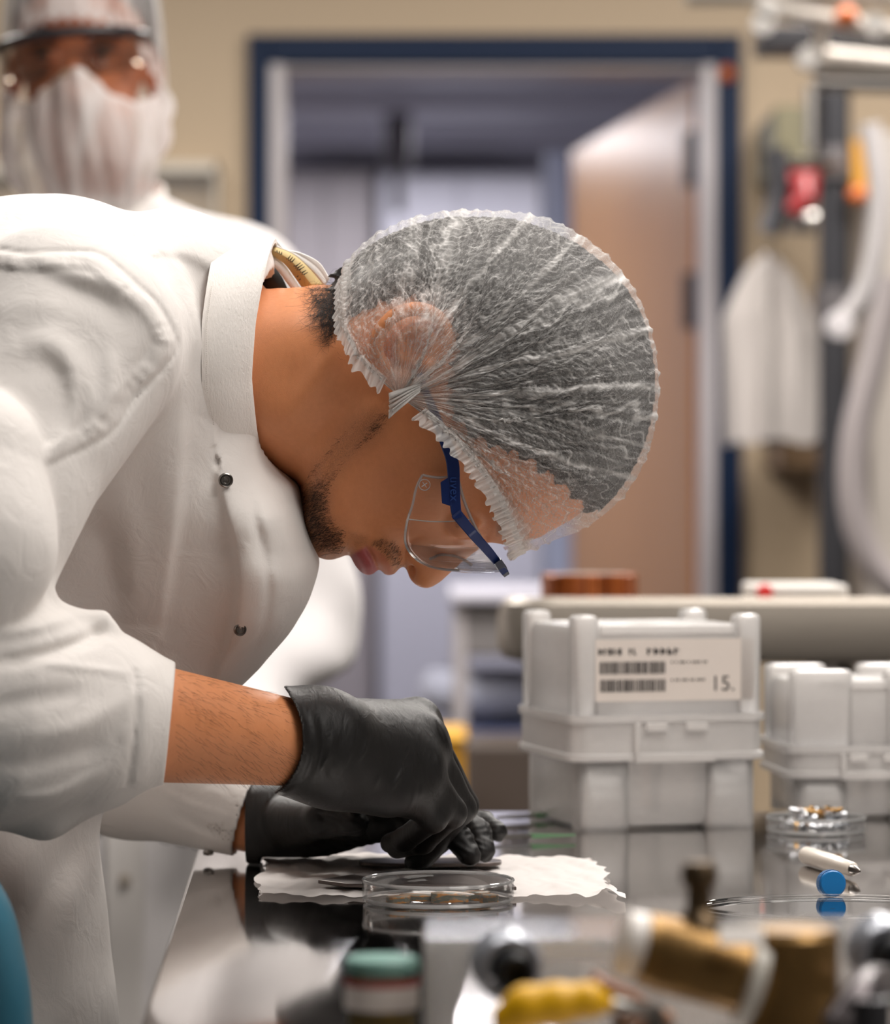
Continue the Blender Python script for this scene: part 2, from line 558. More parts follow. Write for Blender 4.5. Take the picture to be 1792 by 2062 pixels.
# dark standing column with collars
x0, x1 = P(1648, 0, D1).x, P(1712, 0, D1).x
col = thing('equipment_post', 'dark grey upright equipment post right of the navy door frame', 'post', ((x0+x1)/2, D1, 0))
MB().lathe([(0, 0), (.05, 0), (.05, .02), ((x1-x0)/2, .03), ((x1-x0)/2, P(0, 165, D1).z), (0, P(0, 165, D1).z)], Matrix.Translation(((x0+x1)/2, D1, 0)), 32).build('post', M_dark, col)
for py in (330, 610):
    MB().lathe([(.0, -.03), (.04, -.03), (.04, .03), (.0, .03)], Matrix.Translation(((x0+x1)/2, D1, P(0, py, D1).z)), 32).build('collar', simple('collar steel', (120, 116, 118), .4, .7), col)
sl = MB().tube([P(1634, 175, D1 - .05), P(1634, 300, D1 - .05)], .013).build('sight_tube', M_steel, col)
# overhead pipe rack
rk = thing('pipe_rack', 'pale overhead pipe rack at the top right corner above the post', 'pipe rack', (P(1700, 0, 5.6).x, 5.6, P(0, 150, 5.6).z))
M_pale = simple('pale pipe paint', (206, 198, 188), .35)
D2 = 5.6
MB().tube([P(1540, 15, D2), P(1792, 62, D2), P(1990, 100, D2)], .016).build('pipe', M_pale, rk)
MB().tube([P(1380, -12, D2), P(1990, -12, D2)], .018).build('pipe', M_pale, rk)
MB().tube([P(1650, -20, D2 + .02), P(1650, 140, D2 + .02)], .012).build('pipe', M_pale, rk)
MB().tube([P(1625, 118, D2 + .04), P(1792, 135, D2 + .04), P(2000, 140, D2 + .04)], .022).build('pipe', M_pale, rk)
MB().tube([P(1640, 165, D2 + .04), P(1792, 170, D2 + .04), P(2000, 170, D2 + .04)], .015).build('pipe', M_steel, rk)
for px, py in ((1545, 20), (1535, 48), (1625, 118), (1760, 50)):
    MB().lathe([(0, -.014), (.018, -.014), (.018, .014), (0, .014)], frame_to(P(px, py, D2 - .01), (0, 1, 0))).build('fitting', M_steel, rk)
MB().box(P(1530, 100, D2 + .2), P(1990, 70, D2 + .32)).build('mounting_rail', M_dark, rk, bevel=.003)
# red valve and clamps
vt = thing('red_valve', 'red valve handle with dark fittings left of the grey post', 'valve', rowpt(1605, 395, 6.4))
MB().tube([rowpt(1590, 368, 6.4), rowpt(1628, 365, 6.4), rowpt(1618, 400, 6.38), rowpt(1596, 430, 6.38)], [.022, .028, .026, .018], 16).build('handle', simple('red enamel', (120, 6, 14), .35), vt)
MB().tube([rowpt(1560, 300, 6.42), rowpt(1572, 360, 6.42), rowpt(1568, 420, 6.42), rowpt(1550, 470, 6.42)], .022, 14).build('body', M_dark, vt)
MB().tube([rowpt(1590, 440, 6.4), rowpt(1640, 445, 6.4)], .026, 16).build('fitting', M_steel, vt)
MB().tube([rowpt(1560, 330, 6.45), rowpt(1680, 330, 6.55)], .012, 12).build('bracket', M_steel, vt)
# white coat hanging on a hook
hc = thing('hanging_coat', 'white lab coat hanging on the wall right of the door frame', 'coat', rowpt(1550, 880, 6.9))
rows = []
for i in range(26):
    t = i / 25; py = 525 + 365 * t
    xa, xb = 1520 - 62 * min(1, t * 3.2)**.7 + 8 * t, 1560 + 70 * min(1, t * 2.5)**.6 + 15 * t
    row = []
    for k in range(72):
        a = 2 * math.pi * k / 72
        rad = 1 + .10 * math.sin(7 * a + 1.3) + .06 * math.sin(11 * a + 3 * t)
        c = rowpt((xa + xb) / 2 + (xb - xa) / 2 * math.cos(a) * rad, py + 6 * math.sin(5*a) * t, 6.9)
        row.append(c + Vector((0, .085 * math.sin(a) * rad - .02, 0)))
    rows.append(row)
MB().grid(rows, True).add(rows[0], [tuple(range(72))]).build('cloth', simple('white cloth', (188, 181, 177), .8), hc)
MB().tube([rowpt(1540, 560, 6.88), rowpt(1542, 515, 6.9), rowpt(1548, 500, 6.95), rowpt(1550, 500, 7.38)], .006).build('hook', M_steel, hc)
# hoses
h1 = tag(MB().tube(spline([tuple(rowpt(*q)) for q in ((1752, 250, 6.2), (1770, 380, 6.2), (1765, 480, 6.2), (1740, 590, 6.2), (1690, 655, 6.2))], 40), .020, 14).build('grey_hose', simple('grey hose', (150, 146, 146), .4)),
         'upper grey hose curving down to a round end beside the post', 'hose')
MB().lathe([(0, -.02), (.024, -.018), (.026, 0), (.024, .018), (0, .02)], frame_to(rowpt(1690, 655, 6.18), (0, 1, 0))).build('end_cap', simple('pale cap', (200, 196, 198), .3), h1)
tag(MB().tube(spline([tuple(rowpt(*q)) for q in ((1800, 560, 6.0), (1760, 720, 6.0), (1722, 880, 6.0), (1718, 1010, 6.0), (1745, 1110, 6.0), (1800, 1180, 6.0), (1900, 1230, 6.0))], 50), .026, 16).build('wide_hose', simple('pale hose', (158, 150, 150), .4)),
    'wide pale hose looping down at the right edge in front of the wall', 'hose')
tag(MB().box(rowpt(1716, 400, 6.55), rowpt(1752, 285, 6.58)).build('yellow_tag', simple('yellow tag', (168, 120, 36), .5), bevel=.003),
    'yellow tag hanging right of the grey post', 'tag')
M_orange = simple('plain orange', (176, 88, 30), .3)  # even orange for the small domed discs
for (px, py, d), lb in zip(((1463, 148, WY - .035), (1726, 392, 6.545), (1705, 34, 5.55)),
                           ('small orange disc at the top right corner of the navy door frame', 'small orange disc under the yellow tag', 'small orange disc on the overhead pipe rack')):
    tag(MB().lathe([(0, .012), (.010, .011), (.016, .006), (.018, 0), (.018, -.006), (0, -.006)], frame_to(P(px, py, d), (0, -1, 0)), 24).build('orange_disc', M_orange), lb, 'disc')
tag(MB().box((P(1752, 0, 7.0).x, 7.0, 0), (P(2000, 0, 7.0).x, 7.38, P(0, 265, 7.0).z)).build('equipment_cabinet', simple('pale grey enamel', (176, 168, 160), .45), bevel=.01),
    'pale grey equipment cabinet at the right edge behind the hoses', 'cabinet')
tag(MB().box(rowpt(1560, 345, 6.95), rowpt(1622, 260, 7.395)).build('control_box', simple('olive box', (110, 104, 78), .5), bevel=.006),
    'small olive box on the wall above the red valve', 'box')
tag(MB().box(rowpt(1572, 950, 7.05), rowpt(1650, 870, 7.395)).build('brown_box', simple('brown bracket', (112, 88, 62), .5), bevel=.01),
    'brown box on the wall below the hanging coat', 'box')
# clear wall holder behind the far person
M_acr = clear_plastic('clear acrylic', (1, 1, 1), 1.0, .10, 1.3)
hd = thing('acrylic_holder', 'clear acrylic holder on the beige wall left of the doorway', 'holder', P(380, 430, WY - .06))
MB().box(P(300, 470, WY - .08), P(442, 335, WY - .076)).build('front_panel', M_acr, hd)
for px0, px1, py0, py1 in ((300, 442, 345, 335), (432, 442, 470, 335)):
    MB().box(P(px0, py0, WY - .084), P(px1, py1, WY - .002)).build('rim', simple('milky rim', (205, 198, 186), .3), hd)
h2 = thing('acrylic_holder', 'clear acrylic holder at the left edge behind the masked person', 'holder', P(20, 400, WY - .06))
MB().box(P(-60, 430, WY - .08), P(62, 335, WY - .076)).build('front_panel', M_acr, h2)
MB().box(P(-60, 350, WY - .084), P(62, 335, WY - .002)).build('rim', simple('milky rim', (205, 198, 186), .3), h2)

# ------------------------------------------------------------------ steel table with a rolled edge, behind the bench
D3 = 3.55
ST = thing('steel_table', 'long stainless steel table with rounded rolled edge behind the plastic boxes', 'table', (P(1500, 0, D3).x + .3, D3 + .12, 0))
def brushed(name, rgb, rough=.28, sc=(2, 220, 220), m=1.0):
    t = NT(name)
    nz = t.noise(3, 4, .6, 0, t.mapping(t.coord('Object'), sc))
    t.set(color=t.mix(nz, lin(tuple(v*.92 for v in rgb)), lin(rgb)), metal=m,
          rough=t.ramp(nz, [(.3, rough*.85), (.7, rough*1.15)]))
    return t.m
M_br = brushed('brushed steel', (178, 169, 158), .42, m=.55)
xa, xb = P(1008, 0, D3).x, 1.6
zt, zb = P(0, 1205, D3).z, P(0, 1338, D3).z
prof = []
rr = .024
zm = (zt + zb) / 2; hh = (zt - zb) / 2
tb = MB()
def rrect(ins, z):
    pts = []
    x0, x1, y0, y1 = xa + ins, xb, D3 + ins, D3 + .25
    R = .05
    for cx, cy, a0 in ((x0 + R, y0 + R, math.pi), (x1 - R, y0 + R, 1.5*math.pi), (x1 - R, y1 - R, 0), (x0 + R, y1 - R, .5*math.pi)):
        for k in range(9):
            a = a0 + k / 8 * math.pi / 2
            yy = cy + R*math.sin(a)
            pts.append(Vector((cx + R*math.cos(a), yy, z - (.012*min(1, max(0, (yy - D3 - .05)/.18)) if z > zb + .02 else 0))))
    return pts
lev = [(.02, zb), (.004, zb + .004), (0, zb + .012), (0, zt - .02), (.002, zt - .006), (.008, zt), (.03, zt), (.042, zt - .005), (.05, zt - .02), (.06, zt - .022)]
rows = [rrect(i, z) for i, z in lev]
tb.grid(rows, True).add(rows[-1], [tuple(range(36))])
tb.build('tray_top', M_br, ST)
for x, y in ((xa + .35, D3 + .08), (xb - .1, D3 + .08), (xa + .35, D3 + .18), (xb - .1, D3 + .18)):
    MB().tube([(x, y, 0), (x, y, zb)], .02).build('leg', M_steel, ST)
MB().box((xa + .3, D3 + .08, .35), (xb - .06, D3 + .20, .38)).build('lower_shelf', M_br, ST, bevel=.004)

cr = thing('copper_roll', 'amber copper-coloured roll lying on the steel table', 'roll', P(1187, 1205, D3 + .1))
rx = P(1187, 0, D3 + .12)
rwid = (P(1285, 0, D3 + .12).x - P(1089, 0, D3 + .12).x) / 2
zs = zt - .020
th = P(0, 1157, D3 + .06).z - zs
t = NT('amber film'); 
st = t.noise(4, 3, .5, 0, t.mapping(t.coord('Object'), (60, 60, 2)))
t.set(color=t.ramp(st, [(.35, lin((92, 40, 12))), (.55, lin((150, 76, 30))), (.7, lin((190, 112, 60)))]), rough=.28, metal=.35)
M_amber = t.m
MB().lathe([(.035, 0), (rwid - .002, 0), (rwid, .002), (rwid, th - .002), (rwid - .002, th), (.035, th), (.035, 0)], Matrix.Translation((rx.x, D3 + .065 + rwid, zs)), 64).build('film_winding', M_amber, cr)
MB().lathe([(.030, 0), (.0349, 0), (.0349, th), (.030, th), (.030, 0)], Matrix.Translation((rx.x, D3 + .065 + rwid, zs)), 48).build('core', M_white, cr)

wbx = thing('white_box', 'flat white box with a red cap on the steel table at right', 'box', P(1585, 1205, D3 + .07))
bx0, bx1 = P(1495, 0, D3 + .2).x, P(1680, 0, D3 + .2).x
MB().box((bx0, D3 + .07, zs), (bx1, D3 + .215, P(0, 1172, D3 + .2).z)).build('body', M_white, wbx, bevel=.004)
MB().lathe([(0, 0), (.008, 0), (.009, .01), (.007, .016), (0, .017)], frame_to(P(1538, 1192, D3 + .069), (0, -1, 0)), 20).build('cap', simple('red cap', (200, 30, 28), .4), wbx)
MB().box((bx0 + .004, D3 + .068, P(0, 1186, D3 + .2).z), (bx1 - .004, D3 + .0699, P(0, 1184, D3 + .2).z)).build('lid_seam', simple('seam grey', (150, 146, 140), .5), wbx)

# ------------------------------------------------------------------ trolley and bins in the middle distance
D4 = 6.3
tr = thing('lab_trolley', 'grey trolley with a white top seen between the gloved hands and the boxes', 'trolley', (P(940, 0, D4).x, D4 + .3, 0))
tx0, tx1 = P(905, 0, D4).x, P(1160, 0, D4).x
MB().box((tx0, D4, P(0, 1215, D4).z), (tx1, D4 + .6, P(0, 1192, D4).z)).build('top_shelf', simple('pale lilac top', (186, 184, 196), .4), tr, bevel=.006)
MB().box((tx0 + .01, D4 + .02, P(0, 1322, D4).z), (tx1, D4 + .58, P(0, 1218, D4).z)).build('drawer', simple('grey drawer', (118, 114, 114), .5), tr, bevel=.006)
MB().box((tx0, D4, P(0, 1492, D4).z), (tx1, D4 + .6, P(0, 1470, D4).z)).build('lower_shelf', simple('navy shelf', (44, 52, 84), .45), tr, bevel=.006)
for x, y in ((tx0 + .02, D4 + .03), (tx1 - .02, D4 + .03), (tx0 + .02, D4 + .57), (tx1 - .02, D4 + .57)):
    MB().tube([(x, y, .03), (x, y, P(0, 1200, D4).z)], .014).build('leg', M_jamb, tr)
    MB().lathe([(0, -.012), (.03, -.012), (.03, .012), (0, .012)], frame_to((x, y, .03), (1, 0, 0)), 20).build('caster', M_black, tr)
bag = Vol(P(880, 1485, D4 + .05) - Vector((.05, .05, .03)), P(1060, 1385, D4 + .55) + Vector((.05, .0, .05)), .006)
zc = P(0, 1470, D4).z + .055
for dx, dy, r in ((0, 0, .06), (.06, .03, .055), (-.05, .06, .05), (.09, .12, .05), (.02, .14, .06), (-.07, .15, .05)):
    bag.add(bag.ell((P(985, 0, D4).x + dx, D4 + .18 + dy, zc), (r*1.15, r, .05)), .03)
ob, _ = bag.mesh('plastic_bag', simple('pale blue plastic bag', (190, 194, 214), .35))
tag(ob, 'pale blue plastic bag on the lower shelf of the trolley', 'bag')
yb = thing('yellow_bin', 'yellow bin behind the gloved hand', 'bin', (P(905, 0, 5.7).x, 5.8, 0))
ybx0, ybx1 = P(872, 0, 5.7).x, P(934, 0, 5.7).x
MB().box((ybx0, 5.7, 0), (ybx1, 5.95, P(0, 1495, 5.7).z)).build('body', simple('yellow plastic', (204, 146, 26), .45), yb, bevel=.008)
MB().box((ybx0 - .005, 5.695, P(0, 1495, 5.7).z), (ybx1 + .005, 5.955, P(0, 1480, 5.7).z)).build('lid', simple('yellow lid', (214, 160, 40), .45), yb, bevel=.006)
tag(MB().box((P(936, 0, 6.0).x, 6.0, 0), (P(1300, 0, 6.0).x, 6.25, P(0, 1496, 6.0).z)).build('storage_crate', simple('dark brown crate', (74, 64, 58), .6), bevel=.01),
    'dark brown crate under the trolley right of the yellow bin', 'crate')
# ================================================================== the bench and the things on it
t = NT('bench steel')
nz = t.noise(4, 4, .6, 0, t.mapping(t.coord('Object'), (40, 1.2, 1)))
n2 = t.noise(9, 5, .6, .4)
t.set(color=t.mix(n2, lin((184, 180, 178)), lin((206, 202, 199))), metal=1.0,
      rough=t.math('ADD', t.math('MULTIPLY', nz, .05), t.math('MULTIPLY', n2, .09)))
M_bench = t.m
def bx(y): return -.183 + (2.56 - y) * .0375
BN = thing('steel_bench', 'dark polished steel work bench under the gloved hands', 'bench', (.7, 2.0, 0))
NEAR, BACK = 1.15, 2.90
top = [Vector((bx(NEAR), NEAR, BENCH)), Vector((1.7, NEAR, BENCH)), Vector((1.7, BACK, BENCH)), Vector((bx(BACK), BACK, BENCH))]
MB().prism(top, (0, 0, -.035)).build('bench_top', M_bench, BN, bevel=.0025)
for x, y in ((0.0, 1.3), (1.6, 1.3), (0.0, 2.8), (1.6, 2.8)):
    MB().box((x - .025, y - .025, 0), (x + .025, y + .025, BENCH - .036)).build('leg', M_steel, BN, bevel=.003)
MB().box((-.02, 1.3, .25), (1.62, 2.8, .27)).build('lower_shelf', M_steel, BN)

def B(px, py, dz=0.0):
    """Point on the bench top seen at that pixel (dz above it)."""
    d = (EYE - BENCH) * F / (py - HOR)
    p = P(px, py, d); return Vector((p.x, p.y, BENCH + dz))

# ---- translucent storage boxes
def frosted(name, milk, tint=(252, 249, 247)):
    t = NT(name)
    tr = t.node('ShaderNodeBsdfTransparent')
    df = t.node('ShaderNodeBsdfDiffuse'); df.inputs[0].default_value = lin(tint)
    tl = t.node('ShaderNodeBsdfTranslucent'); tl.inputs[0].default_value = lin(tint)
    gl = t.node('ShaderNodeBsdfGlossy'); gl.inputs['Roughness'].default_value = .25
    a = t.node('ShaderNodeMixShader'); a.inputs[0].default_value = .32
    t.link(df.outputs[0], a.inputs[1]); t.link(tl.outputs[0], a.inputs[2])
    b = t.node('ShaderNodeMixShader')
    nz = t.noise(14, 2)
    t.link(t.math('ADD', t.math('MULTIPLY', nz, .06), milk - .03), b.inputs[0])
    t.link(tr.outputs[0], b.inputs[1]); t.link(a.outputs[0], b.inputs[2])
    fr = t.node('ShaderNodeFresnel'); fr.inputs[0].default_value = 1.4
    c = t.node('ShaderNodeMixShader')
    t.link(t.math('MULTIPLY', fr.outputs[0], .8), c.inputs[0]); t.link(b.outputs[0], c.inputs[1]); t.link(gl.outputs[0], c.inputs[2])
    t.link(c.outputs[0], t.out.inputs[0])
    return t.m
M_fr1 = frosted('frosted base', .33)
M_fr2 = frosted('frosted lid', .56)
M_fr3 = frosted('frosted rim', .55)
M_ink = simple('black print', (52, 48, 48), .7)
M_label = simple('label paper', (226, 216, 208), .7, var=.02)

def rring(x0, x1, y0, y1, R, z, M, n=6):
    pts = []
    for cx, cy, a0 in ((x0+R, y0+R, math.pi), (x1-R, y0+R, 1.5*math.pi), (x1-R, y1-R, 0), (x0+R, y1-R, .5*math.pi)):
        for k in range(n + 1):
            a = a0 + k / n * math.pi / 2
            pts.append(M @ Vector((cx + R*math.cos(a), cy + R*math.sin(a), z)))
    return pts

def storage_box(corner, right, depth, W, D, zf0, zf1, zl, zt, label, with_label=False, pw=.02):
    """Two-part translucent box: tapered base with feet, rim band, lid with raised corners."""
    u = Vector((right[0], right[1], 0)).normalized(); v = Vector((-u.y, u.x, 0))
    M = Matrix(((u.x, v.x, 0, corner.x), (u.y, v.y, 0, corner.y), (0, 0, 1, BENCH), (0, 0, 0, 1)))
    root = thing('storage_box', label, 'box', tuple(M @ Vector((W/2, D/2, 0))))
    b = MB()
    lev = [(.010, .0065), (.006, .004), (.003, .012), (.002, zf1 - .004)]
    rows = [rring(i, W - i, i, D - i, .014, z, M) for i, z in lev]
    rows = [rring(.012, W - .012, .012, D - .012, .012, .004, M)] + rows
    b.grid(rows, True).add(rows[0], [tuple(range(27, -1, -1))])
    b.build('base', M_fr1, root, solid=.0016)
    for cx in (.004, W - .044):                     # foot pads / corner columns of the base
        for cy in (-.0025, D - .03):
            f = MB(); f.grid([rring(cx, cx + .04, cy, cy + .032, .008, z, M) for z in (.0, .004, zf0)], True)
            f.build('foot', M_fr1, root, solid=.0014)
    r = MB()
    rows = [rring(-.004 - i, W + .004 + i, -.004 - i, D + .004 + i, .016, z, M) for i, z in ((0, zf0), (.002, zf0 + .001), (.002, zf0 + .005), (0, zf0 + .006), (0, zf1 - .006), (.002, zf1 - .005), (.002, zf1), (-.006, zf1))]
    r.grid(rows, True).build('rim_band', M_fr3 if False else M_fr2, root, solid=.0012)
    l = MB()
    rows = [rring(i, W - i, i, D - i, .012, z, M) for i, z in ((.001, zf1 - .008), (.002, zl - .006), (.004, zl - .001), (.010, zl), (.03, zl - .001))]
    l.grid(rows, True).add(rows[-1], [tuple(range(28))]).build('lid', M_fr2, root, solid=.0016)
    for cx in (-.0015, W + .0015 - pw):
        for cy in (-.0015, D - .0185):
            k = MB(); rows = [rring(cx + i, cx + pw - i, cy + i, cy + .02 - i, .006, z, M) for i, z in ((0, zf1), (0, zt - .003), (.001, zt - .001), (.003, zt))]
            k.grid(rows, True).add(rows[-1], [tuple(range(28))]).build('corner_post', M_fr2, root, solid=.0012)
    # ribs across the lid edge
    MB().box((.02, -.001, zl - .006), (W - .02, .004, zl + .001), M).build('lid_rib', M_fr3, root, bevel=.001)
    # latch on the front
    la = MB()
    la.box((W*.30, -.0095, zf0 - .001), (W*.74, -.006, zf0 + .006), M).box((W*.30, -.0095, zf0 + .004), (W*.33, -.006, zf1 - .006), M)
    la.box((W*.36, -.0095, zf1 - .012), (W*.48, -.006, zf1 - .006), M).box((W*.58, -.0095, zf1 - .012), (W*.70, -.006, zf1 - .006), M)
    la.build('latch', M_fr3, root, bevel=.001)
    if with_label:
        lb = MB().box((W*.10, -.0012, zf1 + .011), (W*.965, -.0002, zl - .010), M).build('label', M_label, root)
        ink = MB()
        def bar(x0, x1, z0, z1): ink.box((x0, -.0017, z0), (x1, -.00125, z1), M)
        R = random.Random(3)
        zt0 = zl - .017
        for x0, x1, n in ((.018, .038, 5), (.043, .050, 2), (.058, .086, 5)):           # printed heading, too soft to read
            w = (x1 - x0) / n
            for i in range(n):
                if R.random() < .9:
                    bar(x0 + i*w, x0 + i*w + w*.3, zt0 - .005, zt0); bar(x0 + i*w, x0 + i*w + w*.7, zt0 - .005 + .002*R.randint(0, 2), zt0 - .004 + .002*R.randint(0, 2))
        for z in (zt0 - .020, zt0 - .034):                                              # two bar codes
            x = .019
            while x < .073:
                w = R.choice((.0005, .0008, .0013)); bar(x, x + w, z, z + .0095); x += w + R.choice((.0005, .0007, .0011))
        for x0, x1, z in ((.078, .110, zt0 - .012), (.078, .105, zt0 - .026)):
            x = x0
            while x < x1:
                bar(x, x + .0011, z, z + .0016); x += R.choice((.0017, .0019, .0035))
        ink.build('print', M_ink, lb)
        Mt = M @ Matrix(((1, 0, 0, .121), (0, 0, -1, -.00125), (0, 1, 0, zt0 - .029), (0, 0, 0, 1)))
        text_mesh('number', '15.', .017, Mt, M_ink, lb)
    return root
c1 = B(1160, 1675)
storage_box(c1, (1, .27), 0, .152, .145, .0545, .0905, .160, .1685, 'tall frosted plastic storage box with a printed barcode label on its lid', True)
c2 = B(1598, 1652)
storage_box(c2, (1, .10), 0, .125, .12, .034, .060, .112, .121, 'low frosted plastic storage box behind the dish of screws', False, .05)


# ---- round dishes
M_dish = clear_plastic('clear dish plastic', (1, 1, 1), .40, .02, 1.42, .03)
M_dish_rim = clear_plastic('dish rim plastic', (.96, .96, .96), .9, .35, 1.5, .05)
def petri(center, R, H, name, label):
    root = thing(name, label, 'dish', tuple(center))
    T = Matrix.Translation(center)
    MB().lathe([(0, .0012), (R - .002, .0012), (R - .0006, .002), (R, .004), (R, H)], T, 96).build('dish_wall', M_dish, root, solid=.0011)
    rim = MB()
    for r, z, rr in ((R, H, .0011), (R - .001, .0025, .0013)):
        rim.tube([center + Vector((r*math.cos(a), r*math.sin(a), z)) for a in np.linspace(0, 2*math.pi, 97)], rr, 8, False)
    rim.build('rim', M_dish_rim, root)
    return root
pc = Vector((P(882, 0, 2.25).x, 2.253, BENCH))
petri(pc, .0485, .0145, 'petri_dish', 'clear petri dish holding rust-stained chips in front of the gloved fingers')
MB_lid = MB()
sc = B(1643, 1676)
petri(sc, .0385, .012, 'petri_dish', 'small clear dish full of shiny screws before the low storage box')

# chips in the dish
t = NT('stained metal chip')
nz = t.noise(14, 4, .65, .5); st = t.noise(3.2, 4, .6, .3)
base = t.mix(nz, lin((58, 58, 48)), lin((120, 120, 106)))
t.set(color=t.mix(t.ramp(st, [(.50, 0), (.58, 1)]), base, t.mix(nz, lin((150, 84, 22)), lin((190, 134, 60)))), rough=.5, metal=.25)
t.bump(nz, .5, .0006)
M_chip = t.m
R = random.Random(5)
def chip(cx, cy, ang, L, W, H, tilt, label):
    n = 9; pts = []
    for k in range(n):
        a = 2*math.pi*k/n
        rx = (abs(math.cos(a))**.6)*math.copysign(1, math.cos(a)); ry = (abs(math.sin(a))**.6)*math.copysign(1, math.sin(a))
        pts.append(Vector((rx*L/2*(1+R.uniform(-.1, .1)), ry*W/2*(1+R.uniform(-.12, .12)), 0)))
    M = Matrix.Translation((cx, cy, BENCH + .0022 + abs(math.sin(tilt))*L/2*.9)) @ Matrix.Rotation(ang, 4, 'Z') @ Matrix.Rotation(tilt, 4, 'Y')
    m = MB().prism([M @ p for p in pts], M.to_3x3() @ Vector((0, 0, H)))
    o = m.build('metal_chip', M_chip, bevel=.0004, seg=2)
    return tag(o, label, 'chip', 'stained chips in the petri dish')
x0 = pc.x
chip(P(803, 0, 2.23).x, 2.231, .2, .015, .012, .0042, .0, 'small orange-edged chip at the left end of the petri dish')
chip(P(838, 0, 2.24).x, 2.243, -.15, .024, .012, .0038, .02, 'plain grey chip second from the left in the petri dish')
chip(P(905, 0, 2.235).x, 2.234, .1, .026, .013, .0062, -.02, 'orange-topped chip in the middle of the petri dish')
chip(P(958, 0, 2.24).x, 2.246, -.05, .020, .012, .0056, .0, 'long grey chip right of the orange-topped chip in the petri dish')
chip(P(985, 0, 2.235).x, 2.228, .3, .011, .012, .0058, .0, 'dark block-shaped chip at the right end of the petri dish')

# screws in the small dish
M_zinc = simple('zinc plated steel', (200, 202, 206), .2, 1.0)
M_brass = simple('yellowish screw', (196, 160, 110), .25, 1.0)
def screw(p, dirv, m, first=[None]):
    d = Vector(dirv).normalized()
    r = .0021
    prof = [(0, 0), (.0038, .0002), (.0042, .0012), (.0040, .003), (r, .0032)]
    z = .0034
    while z < .0135:
        prof += [(r, z), (r*.78, z + .0005)]; z += .001
    prof += [(r*.6, z), (0, z + .0006)]
    o = MB().lathe(prof, frame_to(p, d), 14).build('screw', m)
    return tag(o, 'tiny shiny screw in the small clear dish', 'screw', 'screws in the small dish')
for k in range(44):
    a = R.uniform(0, 2*math.pi); q = math.sqrt(R.random())*.029
    lvl = .0065 + (.0 if k < 24 else .005 + R.uniform(0, .006))
    if k >= 24: q *= .75
    p = sc + Vector((q*math.cos(a), q*math.sin(a), lvl))
    th = R.uniform(0, 2*math.pi)
    d = Vector((math.cos(th), math.sin(th), R.uniform(-.05, .25)))
    screw(p - d*.006, d, M_brass if k % 7 == 3 else M_zinc)

# ---- paper towel
t = NT('white tissue')
nz = t.noise(900, 2)
t.set(color=t.mix(nz, lin((228, 222, 219)), lin((240, 235, 232))), rough=.9, sss=.0)
t.bump(nz, .2, .0003)
tl = t.node('ShaderNodeBsdfTranslucent'); tl.inputs[0].default_value = lin((236, 230, 227))
mx = t.node('ShaderNodeMixShader'); mx.inputs[0].default_value = .20
t.link(t.b.outputs[0], mx.inputs[1]); t.link(tl.outputs[0], mx.inputs[2]); t.link(mx.outputs[0], t.out.inputs[0])
M_tissue = t.m
FL, FRt, BR, BL = B(514, 1809), B(1246, 1812), B(1196, 1733), B(540, 1719)
rows = []
nu, nv = 120, 44
def wn(x, y, s): return math.sin(x*3.1*s + 1.7*math.sin(y*2.3*s)) * math.sin(y*2.7*s + 1.3*math.sin(x*1.9*s) + .6)
for j in range(nv):
    v = j/(nv-1); row = []
    for i in range(nu):
        u = i/(nu-1)
        ev = v + (.020*math.sin(u*17 + 2*math.sin(u*9)) + .010*math.sin(u*41 + 3*math.sin(u*13)))*(1 if v in (0, 1) else .0) - .10*max(0, u - .93)/.07*(v == 0)*math.sin(u*90)
        p = FL.lerp(FRt, u).lerp(BL.lerp(BR, u), ev)
        if i in (0, nu-1): p.x += .003*math.sin(v*11 + 1) + .002*math.sin(v*29 + 2*math.sin(v*9))
        w = abs(wn(u*7, v*3, 1.0))*.0016 + abs(wn(u*19, v*8, 1.0))*.0009 + .0004
        edge = (max(0, .14 - v)/.14)
        right = max(0, u - .72)/.28
        w += edge*(.0004 + .0020*right*(1+math.sin(u*60))) + right*.0012*abs(math.sin(u*40 + v*9))
        row.append(Vector((p.x, p.y, BENCH + .0004 + w)))
    rows.append(row)
o = MB().grid(rows).build('paper_towel', M_tissue, angle=180)
tag(o, 'crumpled white paper towel spread on the bench under the black gloves', 'paper towel')

# dark plates on the paper
M_plate = simple('grey metal plate', (104, 94, 90), .35, .7, .1, 60)
def plate(pts, h, label, z=.0042):
    o = MB().prism([Vector((p.x, p.y, BENCH + z)) for p in pts], (0, 0, h)).build('metal_plate', M_plate, bevel=.0006)
    return tag(o, label, 'plate', 'grey plates on the paper towel')
plate([B(640, 1792), B(700, 1800), B(1040, 1806), B(1010, 1779), B(960, 1770), B(742, 1775)], .0026, 'pointed flat grey metal plate running under the petri dish', .0042)
el = []
pA, pB = B(722, 1752), B(1010, 1752)
for k in range(40):
    a = 2*math.pi*k/40
    c = pA.lerp(pB, .5); el.append(Vector((c.x + (pB.x-pA.x)/2*math.copysign(abs(math.cos(a))**.5, math.cos(a)), c.y + .020*math.copysign(abs(math.sin(a))**.7, math.sin(a)), 0)))
plate(el, .0026, 'rounded dark grey plate on the paper towel below the gloved fingertips', .0042)

